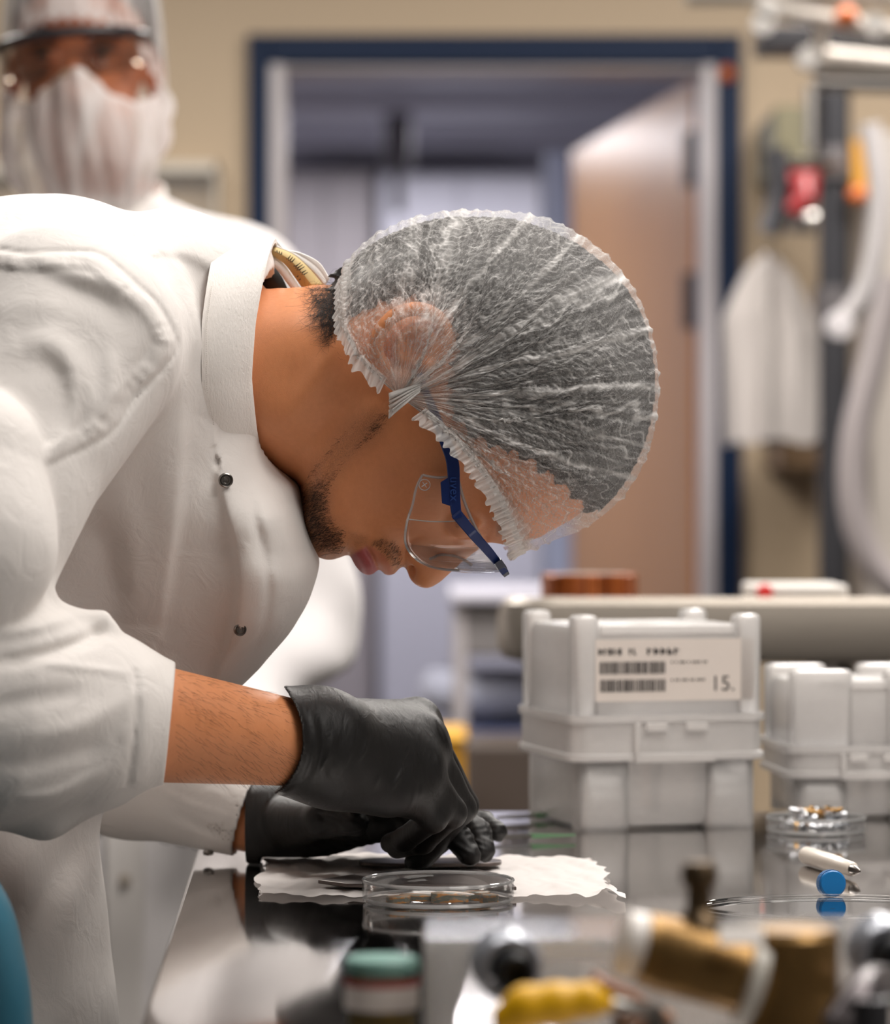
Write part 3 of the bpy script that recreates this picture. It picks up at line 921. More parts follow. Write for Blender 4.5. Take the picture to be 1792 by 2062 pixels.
# ---- tweezers
M_tw = simple('tweezer steel', (176, 172, 166), .3, 1.0)
M_green = simple('green coating', (96, 136, 100), .45)
def tweezers(tip, tail, z, label, open_=.006, tl=.55):
    root = thing('tweezers', label, 'tweezers', tuple(tail))
    d = (tail - tip); L = d.length; d.normalize()
    s = d.cross(Vector((0, 0, 1))).normalized()
    for sg in (-1, 1):
        rows = []
        for i in range(24):
            t_ = i/23
            w = .0005 + .0009*sstep(.0, .6, t_) - .0002*sstep(.8, 1, t_)
            off = sg*(open_*.5*math.sin(math.pi*min(1, t_*.9+.04))**.8 if t_ > .02 else .0006)*(1 - sstep(.8, 1, t_)) + sg*.0006
            c = tip + d*L*t_ + s*off
            n = Vector((0, 0, 1)) - d*d.z; n.normalize()
            rows.append([c + n*w + s*.0005, c - n*w + s*.0005, c - n*w - s*.0005, c + n*w - s*.0005])
        MB().grid(rows, True).build('arm', M_tw, root, angle=60)
        k = int(24*tl)
        MB().grid([[p + (p - sum(r, Vector())/4)*.22 for p in r] for r in rows[:k]], True).build('coated_tip', M_green, root, angle=60)
    return root
tweezers(B(1158, 1692, .004), B(985, 1696, .004), 0, 'green-tipped tweezers lying on the bench, the nearer of the two beside the fingertips')
tweezers(B(1152, 1648, .004), B(1000, 1656, .004), 0, 'green-tipped tweezers lying on the bench in front of the tall storage box')

# ---- pen and blue cap
M_penw = simple('ivory plastic', (222, 212, 200), .35)
pa, pb = B(1622, 1741), B(1722, 1772)
ax = (pb - pa).normalized(); ax.z = 0
pr = .0062
pen = thing('pen', 'white pen without its cap lying behind the blue cap', 'pen', tuple(pa))
Mp = frame_to((pa.x, pa.y, BENCH + pr + .0006), ax)
Lp = (pb - pa).length
MB().lathe([(0, 0), (pr*.9, .0005), (pr, .002), (pr, Lp*.55), (pr*.97, Lp*.56), (pr*.97, Lp*.66), (pr*.86, Lp*.72), (pr*.80, Lp*.93), (pr*.62, Lp*.95), (0, Lp*.95)], Mp, 40).build('barrel', M_penw, pen)
MB().lathe([(0, Lp*.951), (pr*.56, Lp*.951), (pr*.5, Lp), (pr*.22, Lp*1.07), (pr*.1, Lp*1.09), (0, Lp*1.09)], Mp, 32).build('tip', simple('bare metal tip', (140, 134, 130), .25, 1.0), pen)
bc = B(1675, 1809)
rc = .0090
cap = thing('bottle_cap', 'bright blue screw cap standing on its edge beside the white pen', 'cap', tuple(bc))
Mc = frame_to((bc.x, bc.y + .003, BENCH + rc + .0004), (.12, -1, .10))
M_blue = simple('blue plastic', (0, 106, 170), .35, var=.03)
MB().lathe([(0, .0055), (rc*.86, .0055), (rc*.93, .0048), (rc*.95, .004), (rc*.95, -.006), (rc*.85, -.006), (rc*.85, .003), (0, .003)], Mc, 64).build('shell', M_blue, cap)
kn = MB()
for k in range(60):
    a = 2*math.pi*k/60
    kn.box((rc*.94, -.00028, -.0058), (rc*1.0, .00028, .0036), Mc @ Matrix.Rotation(a, 4, 'Z'))
kn.build('knurling', M_blue, cap)
# a few loose crumbs and the clear lid lying flat to the right
lc = B(1640, 1812)
M_lidc = clear_plastic('clear lid plastic', (.98, .98, .98), 1.3, .05, 1.4, .05)
ld = thing('clear_lid', 'large shallow clear lid lying flat on the bench near the blue cap', 'lid', tuple(lc + Vector((.0, -.06, 0))))
cl = lc + Vector((.005, -.062, 0))
ring = MB()
for r, z in ((.068, .0012), (.0665, .0032)):
    ring.tube([cl + Vector((r*1.25*math.cos(a), r*.9*math.sin(a), z)) for a in np.linspace(0, 2*math.pi, 97)], .0008, 8, False)
ring.build('rim', M_lidc, ld)
rows = [[cl + Vector((.067*s_*1.25*math.cos(a), .067*s_*.9*math.sin(a), .0016)) for a in np.linspace(0, 2*math.pi, 65)[:-1]] for s_ in (.02, .5, .98)]
MB().grid(rows, True).build('sheet', M_lidc, ld)

# ================================================================== soft foreground: holder, valve, jar
ac = thing('acrylic_holder', 'clear acrylic holder with round white and black ports in the blurred foreground', 'holder', (.2, 1.6, BENCH))
M_ac2 = clear_plastic('thick clear acrylic', (.97, .96, .95), 1.0, .20, 1.4, .06)
dA = 1.56
ax0, ax1 = P(852, 0, dA).x, .45
az = P(0, 1888, dA).z
MB().box((ax0, dA, BENCH + .0005), (ax1, dA + .006, az)).build('front_panel', M_ac2, ac, bevel=.001)
MB().box((ax0, dA + .074, BENCH + .0005), (ax1, dA + .08, az)).build('back_panel', M_ac2, ac, bevel=.001)
MB().box((ax0, dA + .0062, az - .006), (ax1, dA + .0738, az)).build('top_panel', M_ac2, ac, bevel=.001)
MB().box((ax0, dA + .0062, BENCH + .0005), (ax0 + .006, dA + .0738, az - .0062)).build('side_panel', M_ac2, ac, bevel=.001)
MB().box(P(1075, 1932, dA + .066), P(1245, 1892, dA + .07)).build('paper_label', simple('label white', (236, 228, 220), .7), ac)
M_ringw = simple('glossy grey ring', (176, 180, 190), .18, .35)
for px, py, tl in ((1012, 1938, ''), (1772, 1912, '')):
    cpt = P(px, py, dA)
    Mx = frame_to(cpt + Vector((0, .01, 0)), (.22, -1, -.10))
    p_ = MB().lathe([(.0105, .0), (.0155, 0), (.0155, .014), (.0135, .018), (.0105, .018)], Mx, 48).build('port_collar', M_ringw, ac)
    MB().lathe([(0, .005), (.0092, .005), (.0092, .026), (.0075, .028), (.0055, .028), (.0055, .02), (0, .02)], Mx, 40).build('port_plug', simple('black rubber plug', (26, 28, 32), .4), p_)

t = NT('aged brass')
nz = t.noise(60, 5, .6, .4)
t.set(color=t.ramp(nz, [(.3, lin((96, 76, 48))), (.5, lin((150, 118, 72))), (.65, lin((182, 138, 78))), (.8, lin((122, 118, 98)))]), metal=.7, rough=.38)
M_ab = t.m
dV = 1.50
vv = thing('brass_valve', 'worn brass valve with white rings standing in the blurred foreground', 'valve', tuple(P(1560, 1950, dV))[:2] + (BENCH,))
a0, a1 = P(1292, 1908, dV - .005), P(1510, 1968, dV)
ra = .0165
MB().tube([a0, a0.lerp(a1, .15), a0.lerp(a1, .16), a1], [ra*.92, ra*.98, ra*1.0, ra], 40).build('side_arm', M_ab, vv)
MB().tube([a0 - (a1-a0).normalized()*.010, a0 - (a1-a0).normalized()*.009, a0 - (a1-a0).normalized()*.001, a0], [ra*.7, ra*.85, ra*.9, ra*.8], 40).build('white_ring', simple('white ring', (240, 234, 228), .3), vv)
rb = (a1-a0).normalized()
MB().tube([a1 - rb*.004, a1 - rb*.003, a1 + rb*.003, a1 + rb*.004], [ra*1.0, ra*1.22, ra*1.22, ra*1.0], 40).build('white_ring', simple('white ring pale', (226, 222, 212), .3), vv)
bc2 = P(1592, 1960, dV + .004)
hexp = [(.0218, -.0), (.0218, .001)]
body = MB()
zb0, zt0 = BENCH, P(0, 1872, dV).z
rows = []
for z, r in ((zb0, .019), (zb0 + .002, .0205), (zb0 + .03, .0205), (zb0 + .031, .0198), (zb0 + .034, .0198), (zb0 + .035, .0208), (zt0 - .003, .0208), (zt0, .0185)):
    rows.append([Vector((bc2.x + r*math.cos(a), bc2.y + r*math.sin(a), z)) for a in np.linspace(0, 2*math.pi, 49)[:-1]])
body.grid(rows, True).add(rows[-1], [tuple(range(48))]).add(rows[0], [tuple(range(47, -1, -1))])
body.build('body', M_ab, vv)
MB().lathe([(0, .0), (.017, .0), (.017, .006), (.014, .009), (0, .009)], Matrix.Translation((bc2.x + .002, bc2.y, zt0)), 40).build('end_cap', simple('tarnished cap', (196, 176, 140), .3, .8), vv) if False else None
st0 = P(1408, 1890, dV)
MB().lathe([(0, -.006), (.0118, -.006), (.0118, .006), (.0085, .014), (.0062, .016), (.0055, .018), (.0055, .026), (.0078, .028), (.0078, .034), (.006, .037), (0, .037)], Matrix.Translation(st0 - Vector((0, 0, .004))), 32).build('stem', simple('tarnished stem', (112, 94, 72), .4, .8), vv)
MB().box((-.0095, -.0045, -.0005), (.0095, .0045, .0005), Matrix.Translation(P(1492, 1884, dV - .022)) @ Matrix.Rotation(.95, 4, 'X')).build('valve_glint', simple('glint white', (248, 242, 236), .5), vv, bevel=.001)  # white plate stands in for the highlight on top of the valve arm

yl = thing('yellow_lever', 'bright yellow plastic lever lying in the foreground left of the brass valve', 'lever', tuple(P(1100, 2030, 1.47))[:2] + (BENCH,))
dY = 1.47
pts = [P(1022, 2052, dY), P(1060, 2030, dY), P(1120, 2022, dY), P(1185, 2015, dY), P(1225, 2020, dY + .01)]
v_ = Vol(P(1000, 2140, dY) - Vector((.002, .03, .0)), P(1260, 1980, dY) + Vector((.02, .03, .01)), .0012)
v_.chain([tuple(p) for p in pts], [.0075, .009, .0085, .007, .004], .004)
v_.mesh('handle', simple('yellow plastic bright', (252, 190, 16), .4), yl)
hp = P(1225, 2020, dY + .01)
MB().tube([hp, hp + Vector((.02, .004, -.004)), Vector((hp.x + .022, hp.y + .004, BENCH + .001))], [.0045, .0045, .0045], 16).build('pivot', M_tw, yl)
op = thing('amber_clip', 'amber brown plastic clip between the yellow lever and the brass valve', 'clip', tuple(P(1250, 2020, 1.5))[:2] + (BENCH,))
dO = 1.52
m_ = Matrix.Translation(P(1236, 2010, dO)) @ Matrix.Rotation(.5, 4, 'Y') @ Matrix.Rotation(.3, 4, 'Z')
MB().box((-.012, -.008, -.006), (.014, .008, .006), m_).build('jaw', simple('amber plastic', (150, 84, 30), .35), op, bevel=.002)
m2 = Matrix.Translation(P(1300, 2045, dO)) @ Matrix.Rotation(.35, 4, 'Y')
MB().box((-.012, -.007, -.006), (.012, .007, .005), m2).build('arm', simple('tan plastic', (190, 140, 104), .4), op, bevel=.002)
q = P(1250, 2030, dO)
MB().tube([q, Vector((q.x, q.y, BENCH))], .004, 12).build('pin', M_tw, op)
# dark hose fittings at the right bottom
ft = thing('hose_fitting', 'dark grey hose fitting at the bottom right corner of the foreground', 'fitting', (P(1740, 0, 1.47).x, 1.47, BENCH))
MB().tube(spline([tuple(P(1690, 2075, 1.46)), tuple(P(1735, 2010, 1.47)), tuple(P(1760, 1985, 1.5)), tuple(P(1800, 1990, 1.52))], 16), .009, 20).build('elbow', simple('dark fitting', (96, 90, 92), .3, .6), ft)
MB().lathe([(0, 0), (.012, 0), (.012, .02), (.009, .024), (0, .024)], Matrix.Translation((P(1692, 0, 1.46).x, 1.46, BENCH)), 32).build('foot', simple('pale fitting', (176, 160, 150), .35, .3), ft)
MB().tube([P(1752, 2010, 1.46), Vector((P(1752, 2010, 1.46).x, 1.46, BENCH))], .009, 20).build('leg', M_dark, ft)

# jar with teal lid
jc = P(767, 0, 1.58); jc = Vector((jc.x, 1.58 + .018, BENCH)); rj = .0172
jar = thing('sample_jar', 'small jar with a teal lid and a white label in the lower foreground', 'jar', tuple(jc))
T = Matrix.Translation(jc)
zl_ = P(0, 1968, 1.58).z - BENCH; zt_ = P(0, 1938, 1.58).z - BENCH
MB().lathe([(0, .0004), (rj - .002, .0004), (rj - .0006, .002), (rj - .0006, zl_ - .006), (rj - .003, zl_ - .002), (rj - .003, zl_)], T, 48).build('glass', clear_plastic('jar glass', (.95, .95, .92), 1.2, .05, 1.45), jar)
MB().lathe([(0, .0012), (rj - .0022, .0012), (rj - .0022, P(0, 2046, 1.58).z - BENCH), (0, P(0, 2046, 1.58).z - BENCH)], T, 40).build('contents', simple('olive yellow powder', (168, 142, 66), .7, var=.15, scale=300), jar)
MB().lathe([(rj, P(0, 2040, 1.58).z - BENCH), (rj, P(0, 1985, 1.58).z - BENCH)], T, 48).build('label', simple('jar label', (240, 232, 226), .6), jar)
MB().lathe([(rj + .0002, P(0, 1992, 1.58).z - BENCH), (rj + .0002, P(0, 1979, 1.58).z - BENCH)], T, 48).build('red_stripe', simple('faded red', (186, 96, 90), .6), jar)
MB().lathe([(0, zl_ + .0005), (rj, zl_ + .0005), (rj, zt_ - .001), (rj - .001, zt_), (0, zt_)], T, 48).build('lid', simple('teal lid', (120, 164, 154), .4), jar)

# teal chair at the bottom left
ch = thing('lab_chair', 'teal backed lab chair at the bottom left corner', 'chair', (-.40, 1.70, 0))
M_teal = simple('teal vinyl', (52, 104, 124), .4, var=.08, scale=8)
arc = spline([tuple(P(-420, 1800, 1.95)), tuple(P(-330, 1690, 1.95)), tuple(P(-200, 1660, 1.95)), tuple(P(-90, 1690, 1.95)), tuple(P(5, 1800, 1.95)), tuple(P(45, 1930, 1.95)), tuple(P(62, 2062, 1.95)), tuple(P(60, 2240, 1.95)), tuple(P(0, 2350, 1.95))], 40)
cc_ = P(-180, 2050, 1.95)
rows = []
for s_, dy in ((0.02, -.03), (.5, -.032), (.8, -.03), (.93, -.022), (.985, -.01), (1.0, .005), (.985, .018), (.9, .026), (.5, .03), (.02, .03)):
    ring_ = [Vector(a) for a in arc]
    full = ring_ + [P(-180, 2380, 1.95), P(-360, 2350, 1.95), P(-420, 2200, 1.95), P(-440, 2000, 1.95)]
    rows.append([cc_.lerp(p, s_) + Vector((0, dy, 0)) for p in full])
MB().grid(rows, True).build('backrest', M_teal, ch, angle=80)
bxp = cc_.x
MB().tube(spline([(bxp, 1.955, .76), (bxp, 1.965, .60), (bxp, 1.93, .48), (bxp - .04, 1.74, .44)], 20), .014, 14).build('back_stem', M_dark, ch)
MB().lathe([(0, .44), (.20, .44), (.215, .455), (.215, .475), (.19, .495), (0, .50)], Matrix.Translation((bxp - .06, 1.70, 0)), 48).build('seat', M_teal, ch)
MB().tube([(bxp - .06, 1.70, .06), (bxp - .06, 1.70, .44)], .025, 20).build('column', M_dark, ch)
for k in range(5):
    a = 2*math.pi*k/5 + .3
    e = Vector((bxp - .06 + .24*math.cos(a), 1.70 + .24*math.sin(a), .055))
    lg = MB().tube([(bxp - .06, 1.70, .09), e], [.022, .014], 12).build('leg', M_dark, ch)
    MB().lathe([(0, -.01), (.026, -.01), (.026, .01), (0, .01)], frame_to((e.x, e.y, .027), (math.sin(a), -math.cos(a), 0)), 20).build('caster', M_black, lg)
# ================================================================== the bending person: head, neck, arms
YM = 2.36                      # the person's mid plane
SM = YM / F                    # metres per pixel on that plane
def hx_(px): return (px - 896) * SM
def hz_(py): return EYE - (py - HOR) * SM
PERSON = thing('person', 'person in a white lab coat and hair net bending over the bench with black gloves', 'person', (-.62, YM, 0))

t = NT('skin')
nz = t.noise(260, 4, .6); n2 = t.noise(18, 3)
skin = t.mix(n2, lin((210, 134, 88)), lin((228, 156, 108)))
skin = t.mix(t.math('MULTIPLY', nz, .35), skin, lin((168, 104, 64)))
lipc = t.mix(nz, lin((150, 66, 66)), lin((176, 88, 88)))
skin = t.mix(t.attr('lip'), skin, lipc)
hn = t.noise(1500, 3, .7, .6)
bm = t.math('MULTIPLY', t.attr('beard'), t.ramp(hn, [(.36, .20), (.66, .85)]), clamp=True)
skin = t.mix(bm, skin, lin((54, 38, 30)))
t.set(color=skin, rough=t.math('ADD', .40, t.math('MULTIPLY', nz, .15)), sss=.12, spec=.45)
t.b.inputs['Subsurface Radius'].default_value = (.6, .25, .12)
t.b.inputs['Subsurface Scale'].default_value = .006
pores = t.noise(1900, 2, .5)
t.bump(t.math('ADD', pores, t.math('MULTIPLY', t.noise(500, 3), .6)), .16, .0006)
M_skin = t.m

# side outline of head and neck (pixels on the mid plane), chin at left, crown at right
OUT = [(400, 592), (470, 586), (545, 582), (610, 579), (665, 574), (705, 556), (745, 522), (800, 490), (870, 466), (950, 456), (1030, 464), (1110, 490),
       (1185, 535), (1245, 598), (1284, 680), (1296, 765), (1288, 845), (1262, 920), (1220, 985), (1165, 1035), (1105, 1070), (1055, 1088),
       (1022, 1096), (1002, 1094), (984, 1093), (968, 1102), (950, 1116), (930, 1132), (912, 1148), (896, 1163), (878, 1177), (862, 1184), (846, 1182), (833, 1174), (824, 1162),
       (817, 1148), (809, 1142), (802, 1147), (796, 1154), (786, 1158), (775, 1157), (766, 1151), (760, 1149), (754, 1154), (744, 1158), (732, 1155), (720, 1145), (712, 1133), (705, 1120), (694, 1119),
       (680, 1124), (662, 1127), (640, 1121), (620, 1106), (606, 1084), (600, 1058), (599, 1030), (601, 1002), (603, 980), (592, 968), (560, 960), (528, 942), (500, 925), (450, 905), (400, 895)]
INN = [(430, 740, 58), (480, 640, 42), (470, 840, 46), (540, 640, 42), (600, 640, 46), (660, 640, 52), (520, 760, 59), (590, 760, 60), (660, 740, 64), (540, 860, 53), (600, 880, 51), (560, 930, 24), (620, 930, 45),
       (720, 600, 48), (760, 560, 40), (800, 620, 64), (860, 540, 54), (900, 600, 71), (950, 510, 45), (1000, 560, 63), (1000, 680, 76), (1100, 600, 63), (1100, 720, 75), (1180, 620, 48),
       (1200, 740, 65), (1250, 760, 47), (1200, 860, 62), (1250, 860, 40), (900, 720, 73), (780, 720, 67), (840, 800, 70), (920, 820, 71), (1020, 800, 75), (1100, 860, 69), (1020, 920, 65), (1100, 960, 55),
       (1170, 960, 44), (1080, 1030, 38), (1010, 1040, 45), (1020, 985, 58), (1040, 1070, 24),
       (900, 900, 70), (880, 950, 67), (940, 960, 61), (870, 1000, 57), (800, 880, 66), (760, 940, 59), (740, 860, 62), (690, 860, 57), (810, 960, 58), (680, 940, 53), (640, 970, 47), (740, 1000, 51),
       (660, 1020, 43), (630, 1040, 34), (800, 1020, 48), (700, 1060, 39), (640, 1085, 25), (665, 1100, 24), (740, 1060, 38), (780, 1075, 36), (740, 1098, 28), (770, 1105, 28),
       (690, 1100, 25), (718, 1118, 21), (732, 1132, 18.5), (748, 1140, 15), (780, 1138, 17), (792, 1128, 21), (805, 1120, 20), (820, 1090, 26),
       (840, 1150, 12), (845, 1120, 16.5), (850, 1095, 22), (864, 1168, 9.5), (880, 1150, 12), (880, 1120, 15), (900, 1130, 12.5), (910, 1100, 17), (930, 1112, 11), (955, 1092, 10.5), (940, 1070, 19), (980, 1078, 10),
       (900, 1060, 33), (920, 1030, 43), (870, 1050, 40), (960, 1045, 33), (960, 1010, 49), (985, 1050, 32), (835, 1060, 38)]
dense_ = spline(OUT, 4000); arc_d = np.r_[0, np.cumsum(np.linalg.norm(np.diff(dense_, axis=0), axis=1))]
arc_o = np.r_[0, np.cumsum(np.linalg.norm(np.diff(np.array(OUT, float), axis=0), axis=1))]*arc_d[-1]/np.linalg.norm(np.diff(np.array(OUT, float), axis=0), axis=1).sum()
O2 = []
for i in range(len(OUT) - 1):
    O2.append(OUT[i]); L_ = arc_o[i+1] - arc_o[i]
    for j in range(1, int(L_/30)):
        O2.append(tuple(dense_[np.searchsorted(arc_d, arc_o[i] + L_*j/int(L_/30))]))
OUT = O2 + [OUT[-1]]
pts = [(u, v) for u, v in OUT] + [(u, v) for u, v, w in INN]
vals = [0.0] * len(OUT) + [(w*1e-3)**2 for u, v, w in INN]
# guide points just outside the outline keep the zero line where it was drawn
op_ = np.array(OUT, float)
tan = np.roll(op_, -1, 0) - np.roll(op_, 1, 0)
nrm = np.stack([tan[:, 1], -tan[:, 0]], 1); nrm /= np.linalg.norm(nrm, axis=1)[:, None]
for i in range(2, len(OUT) - 2):
    q = op_[i] + nrm[i]*14
    if not in_poly(np.array([q[0]]), np.array([q[1]]), OUT)[0]:
        pts.append(tuple(q)); vals.append(-(.007)**2 * 1.6)
HQ = (pts, vals)

hv = Vol((hx_(395), YM - .098, hz_(1195)), (hx_(1320), YM + .098, hz_(440)), .0015)
U = 896 + hv.X[:, :, 0] / SM; W_ = HOR + (EYE - hv.Z[0]) / SM      # (nx,1) and (1,nz)
q = tps(pts, vals, U, W_, 200.0).astype(np.float32)                # half width squared
q = np.where((poly_sdf(U, W_, OUT) > 24), -.0006, q)
def stroke(pl, width, amp, taper=True, pts_n=24):
    """Ridge (amp<0) or crease (amp>0), in metres, along a line drawn in the side view."""
    d, _, a = seg_dist(U, W_, spline(pl, pts_n))
    k = np.sin(np.pi*np.clip(a, .02, .98))**.5 if taper else 1
    return amp*np.exp(-(d/width)**2)*k
disp = np.zeros(np.broadcast(U, W_).shape)
disp += stroke([(770, 1156), (760, 1138), (750, 1118), (738, 1098)], 4.5, .0042)          # mouth line
disp += stroke([(730, 1086), (720, 1100)], 12, .0016)
disp += stroke([(848, 1080), (829, 1088), (816, 1106), (815, 1132), (820, 1148)], 6, .0034)   # groove behind the nostril wing
disp += stroke([(836, 1078), (800, 1062), (765, 1062), (735, 1078)], 13, .0018)           # smile fold
disp += stroke([(842, 1140), (838, 1118), (850, 1098), (872, 1098)], 14, -.0016)           # nostril wing
disp += stroke([(706, 1118), (708, 1100), (716, 1086)], 10, .0016)                        # under the lip
disp += stroke([(925, 1082), (905, 1058), (902, 1030), (912, 1002)], 9, .0022)            # lower lid
disp += stroke([(960, 1070), (944, 1040), (936, 1005)], 7, .0020)                         # lid crease
disp += stroke([(1003, 1072), (1002, 1040), (985, 990)], 16, -.0022)                      # brow
disp += stroke([(610, 990), (680, 925), (740, 850), (775, 800)], 20, -.0026)              # jaw line
disp += stroke([(596, 955), (640, 890), (700, 825)], 24, .0036)                           # hollow below it
disp += stroke([(545, 900), (620, 800), (700, 690), (740, 640)], 26, -.0030)              # neck muscle
disp += stroke([(700, 1020), (770, 985), (850, 975)], 45, .0014)                          # flat of the cheek
disp = disp.astype(np.float32)
hw = np.sqrt(np.maximum(q, 0)).astype(np.float32)
dy = np.abs(hv.Y - np.float32(YM))
hv.f = ((dy*dy - q[:, None, :]) / (2*np.maximum(hw, .007))[:, None, :] + disp[:, None, :]).astype(np.float32)
def sym(fn):
    for s in (-1, 1): fn(s)
def nost(s):
    c = (hx_(829), YM + s*.0075, hz_(1153)); a = np.array([.22, s*.35, .91]); a /= np.linalg.norm(a)
    b = np.array([.97, 0, -.23]); b -= a*a.dot(b); b /= np.linalg.norm(b)
    hv.cut(hv.ell(c, (.0075, .0028, .0042), [a, b, np.cross(a, b)]), .0015)
sym(nost)
def eye(s):
    hv.add(hv.ell((hx_(930), YM + s*.0300, hz_(1046)), (.0125, .0125, .0125)), .006)
sym(eye)
# ears: rim, bowl and lobe
def ear(s):
    g = None
    loop = [(880, 742), (900, 700), (886, 655), (845, 636), (800, 648), (768, 685), (764, 725), (786, 755)]
    lifts = [70, 75, 82, 89, 92, 91, 85, 77]
    pl = [(hx_(a), YM + s*l*1e-3, hz_(b)) for (a, b), l in zip(loop, lifts)]
    pl = [tuple(p) for p in spline(pl, 22)]
    for i in range(len(pl)-1):
        c = hv.cone(pl[i], pl[i+1], .0040, .0040); g = c if g is None else smin(g, c, .003)
    base = hv.ell((hx_(832), YM + s*.074, hz_(698)), (.021, .0075, .017)); g = smin(g, base, .004)
    lobe = hv.ell((hx_(803), YM + s*.073, hz_(770)), (.009, .0055, .009)); g = smin(g, lobe, .006)
    inner = [(hx_(a), YM + s*l, hz_(b)) for a, b, l in ((868, 690, .080), (838, 672, .084), (808, 695, .084), (806, 735, .079))]
    inner = [tuple(p) for p in spline(inner, 12)]
    for i in range(11): g = smin(g, hv.cone(inner[i], inner[i+1], .0030, .0030), .0025)
    g = -smin(-g, hv.ell((hx_(842), YM + s*.088, hz_(712)), (.0105, .014, .0115)), .003)
    g = smin(g, hv.ell((hx_(862), YM + s*.075, hz_(745)), (.005, .0055, .006)), .003)
    hv.add(g, .006)
sym(ear)
V, Q = surface_nets(hv.f, hv.lo, hv.h)

# trunk, arms and legs in the same body mesh, coarser under the clothes
SH_R = P(120, 680, 2.20); EL_R = P(-215, 1385, 2.10); WR_R = P(600, 1497, 2.25)
SH_L = Vector((SH_R.x, 2*YM - SH_R.y, SH_R.z)); EL_L = P(60, 1530, 2.60); WR_L = P(540, 1662, 2.49)
bv = Vol((-.86, 1.9, -.01), (hx_(470), 2.82, 1.36), .009)
HIP = Vector((-.60, YM, 1.0)); CH = P(240, 800, YM)
bv.chain([tuple(HIP), tuple(HIP.lerp(CH, .45)), tuple(CH)], [.125, .115, .095], .03, 1.2)
for s in (-1, 1):
    bv.chain([(-.62, YM + s*.095, .92), (-.58, YM + s*.10, .50), (-.66, YM + s*.10, .09)], [.095, .065, .045], .03, base_k=.04)
    bv.chain([(-.69, YM + s*.10, .045), (-.53, YM + s*.115, .035)], [.04, .032], .03, base_k=.03)
bv.add(bv.cone(tuple(P(300, 740, YM)), tuple(P(470, 740, YM)), .062, .052), .04)
for sh, el, s in ((SH_R, EL_R, 0), (SH_L, EL_L, 1)):
    bv.add(bv.cone(tuple(sh), tuple(el), .052, .043), .04)
Vb, Qb = surface_nets(bv.f, bv.lo, bv.h)
# forearms, fine
fa = []
def forearm(el, wr, r0, r1, r2, hand, lo, hi):
    a = Vol(lo, hi, .0022)
    m1 = el.lerp(wr, .45)
    a.chain([tuple(el), tuple(m1), tuple(wr)], [r0, r1, r2], .008)
    if hand is not None: a.chain([tuple(wr), tuple(hand)], [r2*.9, r2*.8], .003)
    return surface_nets(a.f, a.lo, a.h)
FR_ = forearm(EL_R, WR_R, .044, .0415, .0276, P(650, 1500, 2.278), (EL_R.x + .02, 2.02, .91), (P(770, 0, 2.2).x, 2.32, 1.14))
FL_ = forearm(EL_L, WR_L, .036, .032, .0215, P(620, 1668, 2.48), (EL_L.x + .02, 2.40, .88), (P(650, 0, 2.47).x, 2.66, 1.04))
Vs = [V, Vb, FR_[0], FL_[0]]; Qs = [Q, Qb, FR_[1], FL_[1]]
off = 0; QQ = []
for v, qd in zip(Vs, Qs): QQ.append(qd + off); off += len(v)
Vall = np.concatenate(Vs); nH = len(V)
me = np_mesh('body', Vall, np.concatenate(QQ))
BODY = link_mesh('body', me, M_skin, PERSON)
pu = 896 + V[:, 0]/SM; pv = HOR + (EYE - V[:, 2])/SM
def soft(poly, w): return sstep(w, -w, poly_sdf(pu, pv, poly))
lip_l = soft([(704, 1122), (712, 1114), (726, 1106), (740, 1099), (748, 1112), (757, 1135), (764, 1152), (756, 1170), (730, 1170), (708, 1145)], 5)
lip_u = soft([(738, 1096), (756, 1102), (776, 1118), (789, 1140), (796, 1162), (764, 1165), (760, 1140)], 4) * .45
beard = np.zeros(nH)
beard = np.maximum(beard, soft([(590, 985), (640, 935), (690, 880), (735, 835), (790, 832), (760, 880), (705, 925), (672, 975), (668, 1030), (690, 1060), (715, 1085), (712, 1112), (700, 1135), (600, 1140), (585, 1050)], 30) * .66)
beard = np.maximum(beard, soft([(596, 1000), (640, 1000), (660, 1060), (690, 1090), (700, 1140), (590, 1140)], 22) * .80)
beard = np.maximum(beard, soft([(745, 1092), (770, 1078), (800, 1088), (812, 1110), (816, 1145), (796, 1155), (786, 1132), (766, 1108)], 12) * .50)
beard = np.maximum(beard, soft([(700, 1065), (742, 1078), (744, 1095), (715, 1105)], 9) * .55)
brow = soft([(1000, 1078), (1022, 1070), (1015, 1020), (992, 975), (985, 985), (998, 1030)], 6) * .9
nape = soft([(640, 545), (705, 545), (712, 600), (700, 680), (690, 690), (660, 660), (645, 610)], 18) * .55
lash = soft([(918, 1062), (926, 1060), (921, 1015), (911, 1000), (906, 1010), (914, 1040)], 4) * .9
beard = np.maximum.reduce([beard, brow, nape, lash])
z = np.zeros(len(Vall)); lip = z.copy(); lip[:nH] = np.maximum(lip_l, lip_u)
bd = z.copy(); bd[:nH] = beard
set_attr(me, 'lip', lip); set_attr(me, 'beard', bd)

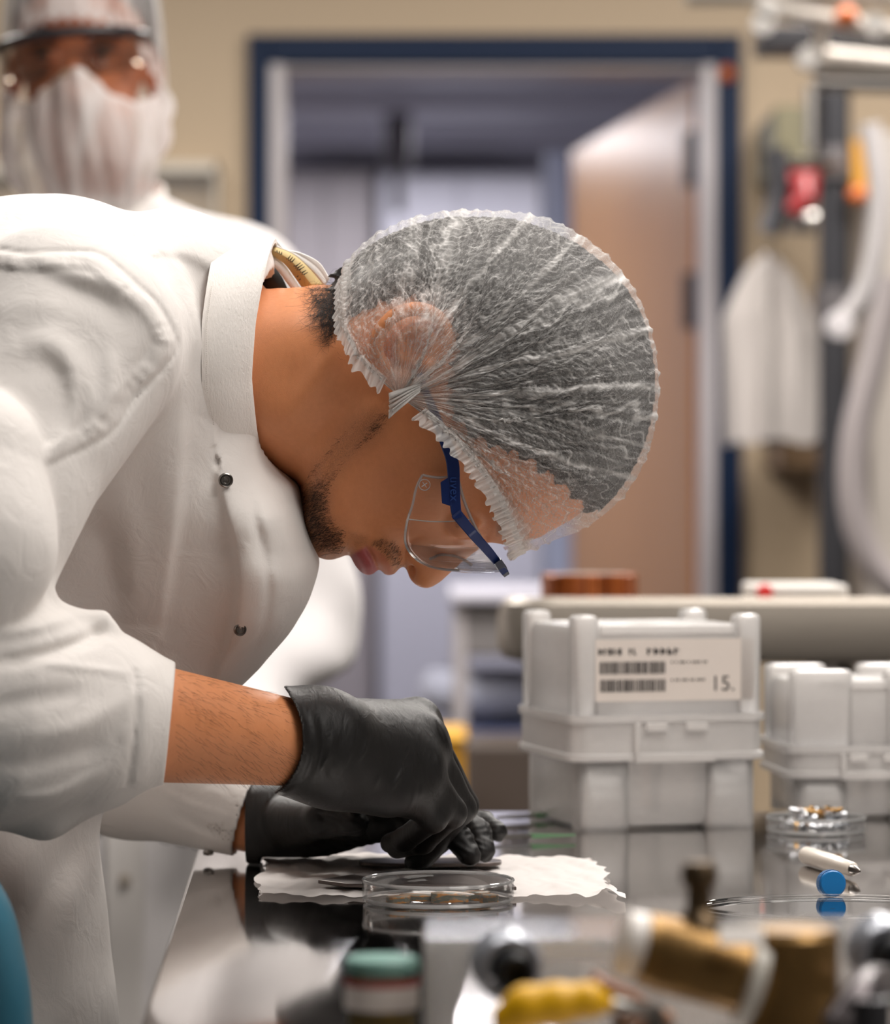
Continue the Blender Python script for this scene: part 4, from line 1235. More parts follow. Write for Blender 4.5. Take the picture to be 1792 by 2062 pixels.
# ---- hair: cropped cap under the net, curls at the nape, stubble
t = NT('black hair')
nz = t.noise(700, 4, .7, .8)
t.set(color=t.mix(nz, lin((14, 12, 12)), lin((48, 42, 40))), rough=.45)
t.bump(nz, .9, .002)
M_hair = t.m
HAIRLINE = [(650, 500), (650, 560), (668, 600), (690, 660), (740, 640), (770, 620), (830, 610), (905, 640), (918, 700), (905, 765), (905, 830), (940, 880), (1000, 905), (1060, 930), (1110, 965), (1150, 1000), (1190, 1050), (1260, 1060), (1400, 900), (1420, 600), (1260, 430), (1000, 340), (780, 380)]
hsd = poly_sdf(U + 7*np.sin(W_*.17 + U*.05) + 5*np.sin(W_*.41), W_ + 7*np.sin(U*.19) + 4*np.sin(U*.47 + W_*.1), HAIRLINE).astype(np.float32)
lift = np.float32(.0115)*sstep(2, -34, hsd) - np.float32(.004)*sstep(-2, 12, hsd)
hc_ = Vol(hv.lo, hv.lo + (np.array(hv.n) - 1)*hv.h - 1e-5, hv.h)
base = (dy*dy - q[:, None, :]) / (2*np.maximum(hw, .007))[:, None, :]
nzv = np.sin(U*.21 + np.sin(W_*.13)*2)*np.sin(W_*.19 + np.sin(U*.11)*2)
hc_.f = (base - (lift + .0009*nzv.astype(np.float32))[:, None, :]).astype(np.float32)
hc_.f = np.maximum(hc_.f, -(base + np.float32(.006)))
hc_.f = np.maximum(hc_.f, (hsd[:, None, :]*np.float32(SM)) + 0*hv.Y)
hair_o, _ = hc_.mesh('hair', M_hair, PERSON)

def side_point(px, py, s=-1, lift=0.0):
    """Point on the head's near surface below a side-view position."""
    qq = tps(pts, vals, np.array([px]), np.array([py]), 200.0)[0]
    return Vector((hx_(px), YM + s*(math.sqrt(max(qq, 0)) + lift), hz_(py)))
qs_cache = None
def side_points(P2, lift=0.0, s=-1):
    P2 = np.asarray(P2, float)
    qq = np.maximum(tps(pts, vals, P2[:, 0], P2[:, 1], 200.0), 0)
    return np.stack([hx_(P2[:, 0]), YM + s*(np.sqrt(qq) + lift), hz_(P2[:, 1])], 1)

def strands(name, roots2d, dirs, lens, curls, rad, segs=5, lift0=.0002, rise=.5, parent=PERSON):
    """Fine tapered hairs lying close to the near side of the head."""
    n = len(roots2d)
    path = np.zeros((n, segs+1, 2)); path[:, 0] = roots2d
    ang = np.array(dirs, float); st = np.array(lens, float)/segs
    for i in range(segs):
        path[:, i+1, 0] = path[:, i, 0] + np.cos(ang)*st
        path[:, i+1, 1] = path[:, i, 1] + np.sin(ang)*st
        ang = ang + curls
    L = (np.arange(segs+1)/segs)[None, :]*np.ones((n, 1))
    P3 = side_points(path.reshape(-1, 2)).reshape(n, segs+1, 3)
    up = np.sin(np.pi*np.minimum(L*.6, .5))*rise*np.array(lens)[:, None]*SM
    P3[:, :, 1] -= lift0 + up
    r = rad*(1 - .8*L)
    d2 = np.gradient(path, axis=1); d2 /= np.linalg.norm(d2, axis=2)[:, :, None] + 1e-9
    nx, nz_ = -d2[:, :, 1], -d2[:, :, 0]*-1
    A = P3 + np.stack([-d2[:, :, 1]*r, 0*r, -d2[:, :, 0]*r], 2)
    Bv = P3 + np.stack([d2[:, :, 1]*r*.6, -r*.9, d2[:, :, 0]*r*.6], 2)
    C = P3 + np.stack([d2[:, :, 1]*r*.6, r*.9, d2[:, :, 0]*r*.6], 2)
    vv_ = np.stack([A, Bv, C], 2).reshape(n, (segs+1)*3, 3)
    f = []
    for i in range(segs):
        for k in range(3):
            f.append((i*3+k, i*3+(k+1) % 3, (i+1)*3+(k+1) % 3, (i+1)*3+k))
    f = np.array(f)
    fa_ = (f[None] + (np.arange(n)*(segs+1)*3)[:, None, None]).reshape(-1, 4)
    me_ = np_mesh(name, vv_.reshape(-1, 3), fa_)
    return link_mesh(name, me_, simple(name + ' strand', (26, 22, 20), .5, var=.2), parent)
rg = np.random.default_rng(11)
def scatter(poly, n, fade=None):
    p = np.array(poly, float); lo, hi = p.min(0), p.max(0); out = []
    while len(out) < n:
        c = lo + rg.random((4000, 2))*(hi - lo)
        m = in_poly(c[:, 0], c[:, 1], poly)
        if fade is not None:
            sd = -poly_sdf(c[:, 0], c[:, 1], poly); m &= rg.random(len(c)) < np.clip(sd/fade, .02, 1)
        out += list(c[m])
    return np.array(out[:n])
# nape curls
nr = scatter([(625, 578), (700, 556), (706, 600), (706, 700), (675, 705), (640, 650)], 620, 34)
strands('nape_hair', nr, np.pi*.72 + rg.normal(0, .6, 620), rg.uniform(22, 66, 620), rg.normal(0, .32, 620), .00011, 8, .0004, .10)
# stubble along jaw, chin and moustache
J = [(598, 990), (640, 938), (690, 884), (740, 836), (800, 830), (770, 876), (706, 928), (676, 975), (672, 1030), (700, 1070), (706, 1100), (690, 1118), (660, 1123), (620, 1105), (603, 1060)]
jr = scatter(J, 4200, 30)
strands('stubble', jr, np.pi*.80 + .4*np.sin(jr[:, 0]*.02) + rg.normal(0, .35, len(jr)), rg.uniform(4, 11, len(jr)), rg.normal(0, .08, len(jr)), .00009, 3, .0001, .5)
mr = scatter([(745, 1092), (770, 1078), (804, 1086), (813, 1110), (814, 1138), (796, 1148), (784, 1130), (766, 1106)], 260, 8)
strands('moustache', mr, np.pi*.72 + rg.normal(0, .3, len(mr)), rg.uniform(4, 10, len(mr)), rg.normal(0, .08, len(mr)), .00009, 3, .0001, .4)

# ---- hair net: pleats run over the crown from a gather below each ear
SIL = [(697, 556), (716, 518), (758, 478), (828, 447), (908, 431), (1000, 431), (1082, 441), (1152, 470), (1220, 520), (1274, 590), (1308, 676), (1321, 765), (1314, 855), (1290, 935), (1240, 1008), (1172, 1060), (1102, 1088), (1044, 1112)]
POLE = np.array((808., 806.))
NP_, NT_ = 560, 360
sil = spline(SIL, NP_)
phi = np.linspace(0, 1, NP_)
a = np.linspace(-np.pi/2, np.pi/2, NT_)
s_ = np.abs(np.cos(a))**.62; s_[0] = s_[-1] = 0
rn = np.random.default_rng(4)
def snoise(x, freqs, seed):
    r_ = np.random.default_rng(seed); o = np.zeros_like(x)
    for f_ in freqs: o += np.sin(2*np.pi*(f_*x + r_.random()))*r_.uniform(.6, 1)
    return o/len(freqs)
S2 = s_[None, :]*np.ones((NP_, 1)); PH = phi[:, None]*np.ones((1, NT_))
# each meridian bows a little: the nape edge swings round the ear, folds wander
bow = (-46*np.exp(-(PH/.10)**2) - 34*np.exp(-((1-PH)/.09)**2))*np.sin(np.pi*S2)**1.0
dirs = sil - POLE; nn = np.stack([dirs[:, 1], -dirs[:, 0]], 1); nn /= np.linalg.norm(nn, axis=1)[:, None]
wander = 9*np.sin(np.pi*S2)*snoise(PH*3 + S2*.6, (1.3, 2.7, 5.1), 2) + 5*np.sin(np.pi*S2)*snoise(PH*9 + S2*2.2, (1.1, 2.3), 3)
fade = np.sin(np.pi*PH)**.3
off2 = bow + wander*fade
px_ = POLE[0] + dirs[:, :1]*S2 + nn[:, :1]*off2*(-1)
py_ = POLE[1] + dirs[:, 1:]*S2 + nn[:, 1:]*off2*(-1)
sgn_a = np.sign(a)[None, :]
ydep = .091*np.abs(np.sin(a))[None, :]**.85*np.ones((NP_, 1))
qq = tps(pts, vals, px_, py_, 200.0)
inside = poly_sdf(px_, py_, OUT) < 0
wsk = np.sqrt(np.maximum(np.where(inside, qq, 0), 0)) + .0128*sstep(.0, .02, np.sqrt(np.maximum(np.where(inside, qq, 0), 0)))
earb = .023*np.exp(-(((px_-830)/90)**2 + ((py_-700)/85)**2)**1.5)
ydep = np.maximum(ydep*.985, wsk + earb)
# soften the maximum along each meridian
for _ in range(6):
    ydep[:, 1:-1] = np.maximum(ydep[:, 1:-1]*.5 + .25*(ydep[:, 2:] + ydep[:, :-2]), (wsk + earb*.8)[:, 1:-1]*.995)
nearb = sstep(.0, .25, S2); spread = S2
# pleats: many fine ones near the gather, fewer long ones over the crown
pl1 = snoise(PH, (31, 47, 62), 5); pl2 = snoise(PH + .012*np.sin(S2*9 + PH*20), (88, 121, 150), 6); pl3 = snoise(PH*1.0 + .02*snoise(S2*4 + PH*7, (1, 2), 9), (13, 19, 23), 7)
crump = snoise(PH*22 + 3.2*S2 + 1.5*np.sin(PH*50), (1.0,), 8)*snoise(S2*26 + 2*np.sin(PH*37), (1.0, 1.7), 10)
crump2 = snoise(PH*60 + 5*S2 + 2*np.sin(S2*31 + PH*20), (1.0,), 18)*snoise(S2*60 + 3*np.sin(PH*61), (1.0, 1.7), 20)
amp = .0016*pl1 + .0009*pl2*np.exp(-S2*1.2) + .0022*pl3*np.sin(np.pi*np.minimum(S2, 1)*.9) + .0021*crump*np.sin(np.pi*S2*.9) + .0010*crump2*np.sin(np.pi*S2*.9)
edge = np.minimum(PH, 1-PH)
ruf = np.exp(-(edge/.035)**2)
amp += .0035*ruf*snoise(S2*30 + .3*np.sin(PH*100), (1.0, 1.6), 12)
CX = np.stack([hx_(px_), YM + sgn_a*ydep, hz_(py_)], 2)
du_ = np.gradient(CX, axis=0); dv_ = np.gradient(CX, axis=1)
N = np.cross(du_, dv_); N /= np.linalg.norm(N, axis=2)[:, :, None] + 1e-12
ctr = np.array([hx_(1000), YM, hz_(760)])
fl = np.sign((N*(CX - ctr)).sum(2))[:, :, None]; N = N*fl
X3 = CX + N*(amp*sstep(0, .12, S2)*sstep(1e-4, .02, np.abs(np.sin(a)))[None, :] + .0016)[:, :, None]
idx = np.arange(NP_*NT_).reshape(NP_, NT_)
Qn = np.stack([idx[:-1, :-1], idx[1:, :-1], idx[1:, 1:], idx[:-1, 1:]], -1).reshape(-1, 4)
men = np_mesh('hair_net', X3.reshape(-1, 3), Qn)
# fabric layers stack up where pleats fold over: share of light they stop
ridge = lambda x, p: np.clip(1 - np.abs(x), 0, 1)**p
dens = .13*np.ones_like(PH)
dens += .50*ridge(pl3*1.9, 9)*sstep(.05, .3, S2) + .34*ridge(pl1*1.5, 8)*np.exp(-S2*1.1) + .30*ridge(pl2*1.4, 5)*np.exp(-S2*3.2)
dens += .34*ridge(crump*2.6, 16)*np.sin(np.pi*S2*.9) + .22*ridge(crump2*2.6, 14)*np.sin(np.pi*S2*.9)
dens += .62*np.exp(-(S2/.13)**2) + .55*np.exp(-(edge/.020)**2)
for c_, w_, k_ in ((.30, .007, .75), (.475, .011, .8), (.56, .006, .65), (.66, .007, .7), (.22, .022, .5), (.40, .005, .6), (.80, .006, .55), (.73, .004, .5), (.13, .014, .5)):    # broad folded bands
    dens += k_*np.exp(-((PH - c_ - .012*np.sin(S2*5 + c_*30))/(w_*(1.6 - S2)))**2)*sstep(.0, .2, S2)*(.6 + .4*snoise(S2*3 + c_*9, (1, 2), 30))
dens *= 1 - .62*np.exp(-((px_-825)/75)**2 - ((py_-700)/62)**2)*(1 - np.exp(-(edge/.03)**2))
set_attr(men, 'layers', np.clip(dens, 0, 1).reshape(-1))
uv = men.uv_layers.new(name='pleat')
lu = np.stack([PH.ravel()*1.6, np.cumsum(np.r_[0, np.abs(np.diff(np.sin(a)))])[None, :].repeat(NP_, 0).ravel()*.3], 1)
uv.data.foreach_set('uv', lu[Qn.ravel()].astype(np.float32).ravel())
t = NT('nonwoven net')
obj_c = t.coord('Object')
def fibres(scale, w, seed, stretch=(1, 1, 1)):
    n = t.noise(scale, 2.0, .5, 1.2, t.mapping(obj_c, stretch, (seed, seed*2, seed*3), (seed, 0, seed)))
    d = t.math('ABSOLUTE', t.math('SUBTRACT', n, .5))
    return t.math('SUBTRACT', 1.0, t.math('DIVIDE', d, w), clamp=True)
fb = t.math('MAXIMUM', fibres(420, .020, .7), fibres(600, .024, 1.9))
fb = t.math('MAXIMUM', fb, fibres(300, .012, 2.6))
lay = t.attr('layers')
al = t.math('ADD', t.math('MULTIPLY', lay, 1.0), t.math('MULTIPLY', fb, .30))
al = t.math('MULTIPLY', al, t.math('ADD', .75, t.math('MULTIPLY', t.noise(900, 3, .7), .5)), clamp=True)
tr = t.node('ShaderNodeBsdfTransparent')
df = t.node('ShaderNodeBsdfDiffuse'); df.inputs[0].default_value = lin((242, 240, 238))
tl = t.node('ShaderNodeBsdfTranslucent'); tl.inputs[0].default_value = lin((242, 240, 238))
m1 = t.node('ShaderNodeMixShader'); m1.inputs[0].default_value = .35
t.link(df.outputs[0], m1.inputs[1]); t.link(tl.outputs[0], m1.inputs[2])
m2 = t.node('ShaderNodeMixShader'); t.link(al, m2.inputs[0]); t.link(tr.outputs[0], m2.inputs[1]); t.link(m1.outputs[0], m2.inputs[2])
t.link(m2.outputs[0], t.out.inputs[0])
M_net = t.m
NET = link_mesh('hair_net', men, M_net, PERSON)
NET['label'] = 'sheer white pleated hair net'
# ruffled elastic hem along both edges
t = NT('net hem')
tr = t.node('ShaderNodeBsdfTransparent')
df = t.node('ShaderNodeBsdfDiffuse'); df.inputs[0].default_value = lin((244, 241, 238))
m2 = t.node('ShaderNodeMixShader')
t.link(t.math('ADD', .36, t.math('MULTIPLY', t.noise(400, 3), .55), clamp=True), m2.inputs[0]); t.link(tr.outputs[0], m2.inputs[1]); t.link(df.outputs[0], m2.inputs[2])
t.link(m2.outputs[0], t.out.inputs[0])
M_hem = t.m
for row, sg in ((0, 1), (NP_-1, -1)):
    base_ = CX[row]; nb = N[row]; nb = nb.copy()
    tang = np.gradient(base_, axis=0); tang /= np.linalg.norm(tang, axis=1)[:, None] + 1e-12
    out_ = CX[row] - CX[row + sg*14]; out_ /= np.linalg.norm(out_, axis=1)[:, None] + 1e-12
    n_ = 1400
    ti = np.linspace(4, NT_-5, n_); i0 = ti.astype(int); fr_ = (ti - i0)[:, None]
    def li(A): return A[i0]*(1-fr_) + A[i0+1]*fr_
    b0, nb0, o0 = li(base_), li(nb), li(out_)
    arc_ = np.r_[0, np.cumsum(np.linalg.norm(np.diff(b0, axis=0), axis=1))]
    wv = np.sin(2*np.pi*arc_/.0036 + 2.6*np.sin(arc_*210) + 1.7*np.sin(arc_*520))*(.55 + .45*np.sin(arc_*140 + 1)) ; wv2 = np.sin(2*np.pi*arc_/.0052 + 2*np.sin(arc_*170) + 1)
    rows = []
    for k, (o_, am) in enumerate(((-.0045, .0002), (-.002, .0006), (.0, .0003), (.0016, .0006), (.0034, .0010), (.0052, .0013), (.0066, .0015))):
        ext = o_*(1 + .22*np.sin(arc_*700 + 2*np.sin(arc_*230))*(o_ > 0))
        rows.append(b0 + o0*ext[:, None] + nb0*(am*(wv + .6*wv2) + .0022)[:, None])
    G = np.stack(rows)
    ii = np.arange(G.shape[0]*n_).reshape(G.shape[0], n_)
    qn = np.stack([ii[:-1, :-1], ii[1:, :-1], ii[1:, 1:], ii[:-1, 1:]], -1).reshape(-1, 4)
    link_mesh('elastic_hem', np_mesh('elastic_hem', G.reshape(-1, 3), qn), M_hem, NET)
# gathered tuft where the pleats meet
for s in (-1, 1):
    tf = MB(); y0 = YM + s*(abs(X3[NP_//2, 0, 1] - YM) + .002)
    rows = []
    for i in range(9):
        t_ = i/8; c = Vector((hx_(848 - 60*t_), y0 + s*.003*math.sin(t_*3), hz_(788 + 36*t_)))
        rows.append([c + Vector((.0003*math.sin(k*5.1), s*((.0012 + .002*t_)*math.sin(k*1.3 + t_) + .001), (.0030 + .0050*t_)*(k/12 - 1)*(1 + .2*math.sin(k*2.3))*1.0)) for k in range(25)])
    tf.grid(rows).build('gather', M_hem, NET, solid=.0006, angle=180)

# ---- safety glasses
GL = thing('safety_glasses', 'clear safety glasses with navy side arm worn by the bending person', 'glasses', (hx_(940), YM, hz_(1150)))
M_lens = clear_plastic('clear lens', (.98, .98, .985), .45, .03, 1.45, .02)
M_lrim = clear_plastic('lens edge', (.98, .98, 1), 1.0, .50, 1.6, .08)
M_navyp = simple('navy plastic', (24, 44, 98), .32)
M_smoke = simple('dark smoky plastic', (62, 66, 82), .2, spec=.8)
AL = [0, 15, 30, 45, 60, 72, 82, 90]
LOWX = [936, 880, 842, 816, 820, 835, 838, 856]
HIGHX = [1020, 1014, 1000, 975, 950, 934, 925, 918]
PY = [1148, 1145, 1128, 1096, 1050, 1012, 980, 952]
YO = [0, .026, .046, .060, .069, .073, .0745, .0745]
def gl_row(al):
    f_ = lambda T_: float(np.interp(abs(al), AL, T_))
    return f_(LOWX), f_(HIGHX), f_(PY), math.copysign(f_(YO), al)
rows = []; low = []; high = []
als = np.linspace(-90, 90, 97)
ctrl = np.array([[gl_row(x)[k] for k in range(4)] for x in als])
ker = np.ones(7)/7
for k in range(4):
    pad = np.pad(ctrl[:, k], 3, mode='edge') if k != 3 else np.pad(ctrl[:, k], 3, mode='edge'); ctrl[:, k] = np.convolve(pad, ker, 'valid')
for lx, hx2, py, yo in ctrl:
    row = []
    for i in range(15):
        t_ = i/14
        xx = lx + (hx2 - lx)*t_
        row.append(Vector((hx_(xx), YM - (-yo), hz_(py + 5*math.sin(math.pi*t_) - 22*(abs(yo)/.075)**3*(t_ - .5)*0))))
    rows.append(row); low.append(row[0]); high.append(row[-1])
MB().grid(rows).build('lens', M_lens, GL, solid=.0016, angle=80)
rim = MB(); rim.tube(low, .0008, 8).tube(high, .0010, 8).tube(rows[0], .0008, 8).tube(rows[-1], .0008, 8)
k1 = int(97*.155)
rim.tube([p + Vector((0, -.001, 0)) for p in rows[k1]], .0004, 6)
rim.build('lens_edge', M_lrim, GL)
# nose pads
for s in (-1, 1):
    MB().tube(spline([(hx_(866), YM + s*.022, hz_(1124)), (hx_(890), YM + s*.016, hz_(1116)), (hx_(925), YM + s*.012, hz_(1122)), (hx_(950), YM + s*.010, hz_(1138))], 16), .0009, 8).build('nose_bridge', M_lrim, GL)
# arms: brow bar from the hinge to the front, then back under the net to the ear
def ribbon(pl, w, dep, name, mat, yoff):
    p2 = spline(pl, 40); m = MB(); rows = []
    for i in range(40):
        tg = p2[min(i+1, 39)] - p2[max(i-1, 0)]; tg /= np.linalg.norm(tg)
        n2_ = np.array((-tg[1], tg[0])); wv_ = w if not hasattr(w, '__len__') else np.interp(i/39, np.linspace(0, 1, len(w)), w)
        yy = np.interp(i/39, np.linspace(0, 1, len(yoff)), yoff)
        q1, q2 = p2[i] + n2_*wv_/2, p2[i] - n2_*wv_/2
        rows.append([Vector((hx_(q1[0]), yy - dep/2, hz_(q1[1]))), Vector((hx_(q2[0]), yy - dep/2, hz_(q2[1]))), Vector((hx_(q2[0]), yy + dep/2, hz_(q2[1]))), Vector((hx_(q1[0]), yy + dep/2, hz_(q1[1])))])
    m.grid(rows, True).add(rows[0], [(3, 2, 1, 0)]).add(rows[-1], [(0, 1, 2, 3)])
    return m.build(name, mat, GL, bevel=.0006, angle=40, seg=2)
for s in (-1, 1):
    y = lambda o: YM + s*o
    arm = ribbon([(845, 760), (872, 830), (896, 890), (910, 930), (914, 980), (917, 1025), (921, 1042)], [13, 15, 19, 24, 25, 22, 20], .0030, 'side_arm', M_navyp, [y(.0775), y(.079), y(.0785), y(.078), y(.0775), y(.077), y(.0765)])
    ribbon([(917, 1032), (950, 1072), (985, 1112), (1016, 1152)], [22, 20, 18, 15], .0034, 'brow_bar', M_navyp, [y(.077), y(.070), y(.056), y(.036)])
    ribbon([(1000, 1128), (1010, 1143), (1019, 1157)], [17, 18, 12], .004, 'bar_end', M_smoke, [y(.050), y(.040), y(.033)])
    m = MB().prism([Vector((hx_(a_), y(.0775) - .0012, hz_(b_))) for a_, b_ in ((903, 962), (887, 972), (890, 1013), (909, 1019))], (0, .0024, 0))
    m.build('hinge_tab', M_navyp, GL, bevel=.0005)
    if s < 0:
        Mt = Matrix(((0, 1, 0, hx_(914)), (0, 0, -1, y(.0797)), (-1, 0, 0, hz_(985)), (0, 0, 0, 1)))
        text_mesh('lettering', 'uvex', .0085, Mt, simple('embossed navy', (44, 72, 134), .3), arm, .0002)
        # moulded mark on the side shield
        c0 = Vector((hx_(856), YM - .0757, hz_(977)))
        mk = MB().tube([c0 + Vector((.0036*math.cos(q_), 0, .0036*math.sin(q_))) for q_ in np.linspace(0, 2*math.pi, 33)], .0003, 6, False)
        for ang in (.6, 2.2):
            dd = Vector((math.cos(ang), 0, math.sin(ang)))*.0022; mk.tube([c0 - dd, c0 + dd], .0003, 6)
        mk.build('moulded_mark', M_lrim, GL)
ribbon([(1016, 1152), (1020, 1155)], 13, .07, 'front_bar', M_smoke, [YM, YM]) if False else None
# ------------------------------------------------------------------ white coat of the bending person
def cloth_mat(name, rgb, weave=2600):
    t = NT(name)
    nz = t.noise(weave, 2, .5, 0, t.mapping(t.coord('Object'), (1, 1, 1)))
    big = t.noise(7, 3)
    c = lin(rgb)
    t.set(color=t.mix(big, tuple(v*.95 for v in c[:3]) + (1,), c), rough=.85, sheen=.15, spec=.25)
    wr = t.noise(38, 4, .55, .8)
    rg_ = t.math('SUBTRACT', 1.0, t.math('MULTIPLY', t.math('ABSOLUTE', t.math('SUBTRACT', t.noise(9, 1.5, .5, .5, t.mapping(t.coord('Object'), (1, 1, .8), (.3, .5, .2))), .5)), 5.0), clamp=True)
    wr = t.math('ADD', wr, t.math('MULTIPLY', t.math('POWER', rg_, 2.0), .40))
    h = t.math('ADD', t.math('MULTIPLY', nz, .05), t.math('MULTIPLY', wr, 1.0))
    t.bump(h, .26, .0045)
    return t.m
M_coat = cloth_mat('white coat cotton', (228, 223, 219))

CO = [(-1500, 1250), (-1250, 900), (-950, 660), (-650, 520), (-350, 440), (-120, 408), (0, 398), (90, 392), (165, 397), (235, 418), (275, 427), (335, 419), (405, 428), (470, 455), (530, 480),
      (556, 560), (556, 720), (552, 880), (575, 950), (600, 975), (622, 1050), (643, 1128), (632, 1180), (602, 1245), (562, 1300), (522, 1345), (488, 1376), (440, 1410), (370, 1455), (290, 1540), (212, 1625),
      (205, 1760), (222, 1920), (238, 2062), (252, 2300), (255, 2560), (100, 2590), (-300, 2600), (-800, 2590), (-1300, 2560), (-1480, 2200), (-1540, 1700)]
CI = [(-1100, 1300, 172), (-1150, 1800, 190), (-1100, 2300, 195), (-800, 900, 168), (-800, 1300, 190), (-800, 1800, 205), (-800, 2350, 205), (-500, 700, 160), (-500, 1000, 190), (-500, 1400, 195), (-500, 1900, 205), (-500, 2350, 200),
      (-200, 560, 130), (-200, 750, 188), (-200, 1000, 196), (-200, 1300, 185), (-200, 1700, 180), (-200, 2200, 185), (0, 520, 140), (0, 700, 190), (0, 950, 160), (0, 1250, 120), (0, 1500, 120), (0, 1750, 150), (0, 2200, 165),
      (150, 500, 125), (150, 650, 172), (150, 800, 165), (150, 950, 130), (150, 1100, 94), (150, 1300, 72), (150, 1480, 72), (110, 1700, 92), (120, 2000, 110), (150, 2350, 140),
      (280, 500, 95), (280, 600, 146), (280, 750, 152), (280, 870, 130), (280, 1000, 100), (280, 1150, 76), (280, 1300, 60), (270, 1450, 46),
      (400, 500, 76), (400, 600, 98), (400, 750, 108), (400, 880, 100), (400, 1030, 88), (400, 1180, 74), (400, 1330, 56),
      (480, 560, 68), (480, 700, 82), (480, 850, 74), (470, 930, 76), (520, 780, 66), (520, 880, 54), (500, 990, 78), (480, 1100, 84), (480, 1220, 74), (470, 1320, 52), (560, 1040, 84), (560, 1150, 86), (550, 1250, 60), (605, 1120, 52), (590, 1010, 46), (510, 1330, 34)]
cpts = list(CO); cvals = [0.0]*len(CO)
for u, v, w in CI: cpts.append((u, v)); cvals.append((w*1e-3)**2)
ca = np.array(CO, float); tan = np.roll(ca, -1, 0) - np.roll(ca, 1, 0); nrm = np.stack([tan[:, 1], -tan[:, 0]], 1); nrm /= np.linalg.norm(nrm, axis=1)[:, None]
for i in range(len(CO)):
    q_ = ca[i] + nrm[i]*40
    if not in_poly(np.array([q_[0]]), np.array([q_[1]]), CO)[0]:
        cpts.append(tuple(q_)); cvals.append(-.0035)

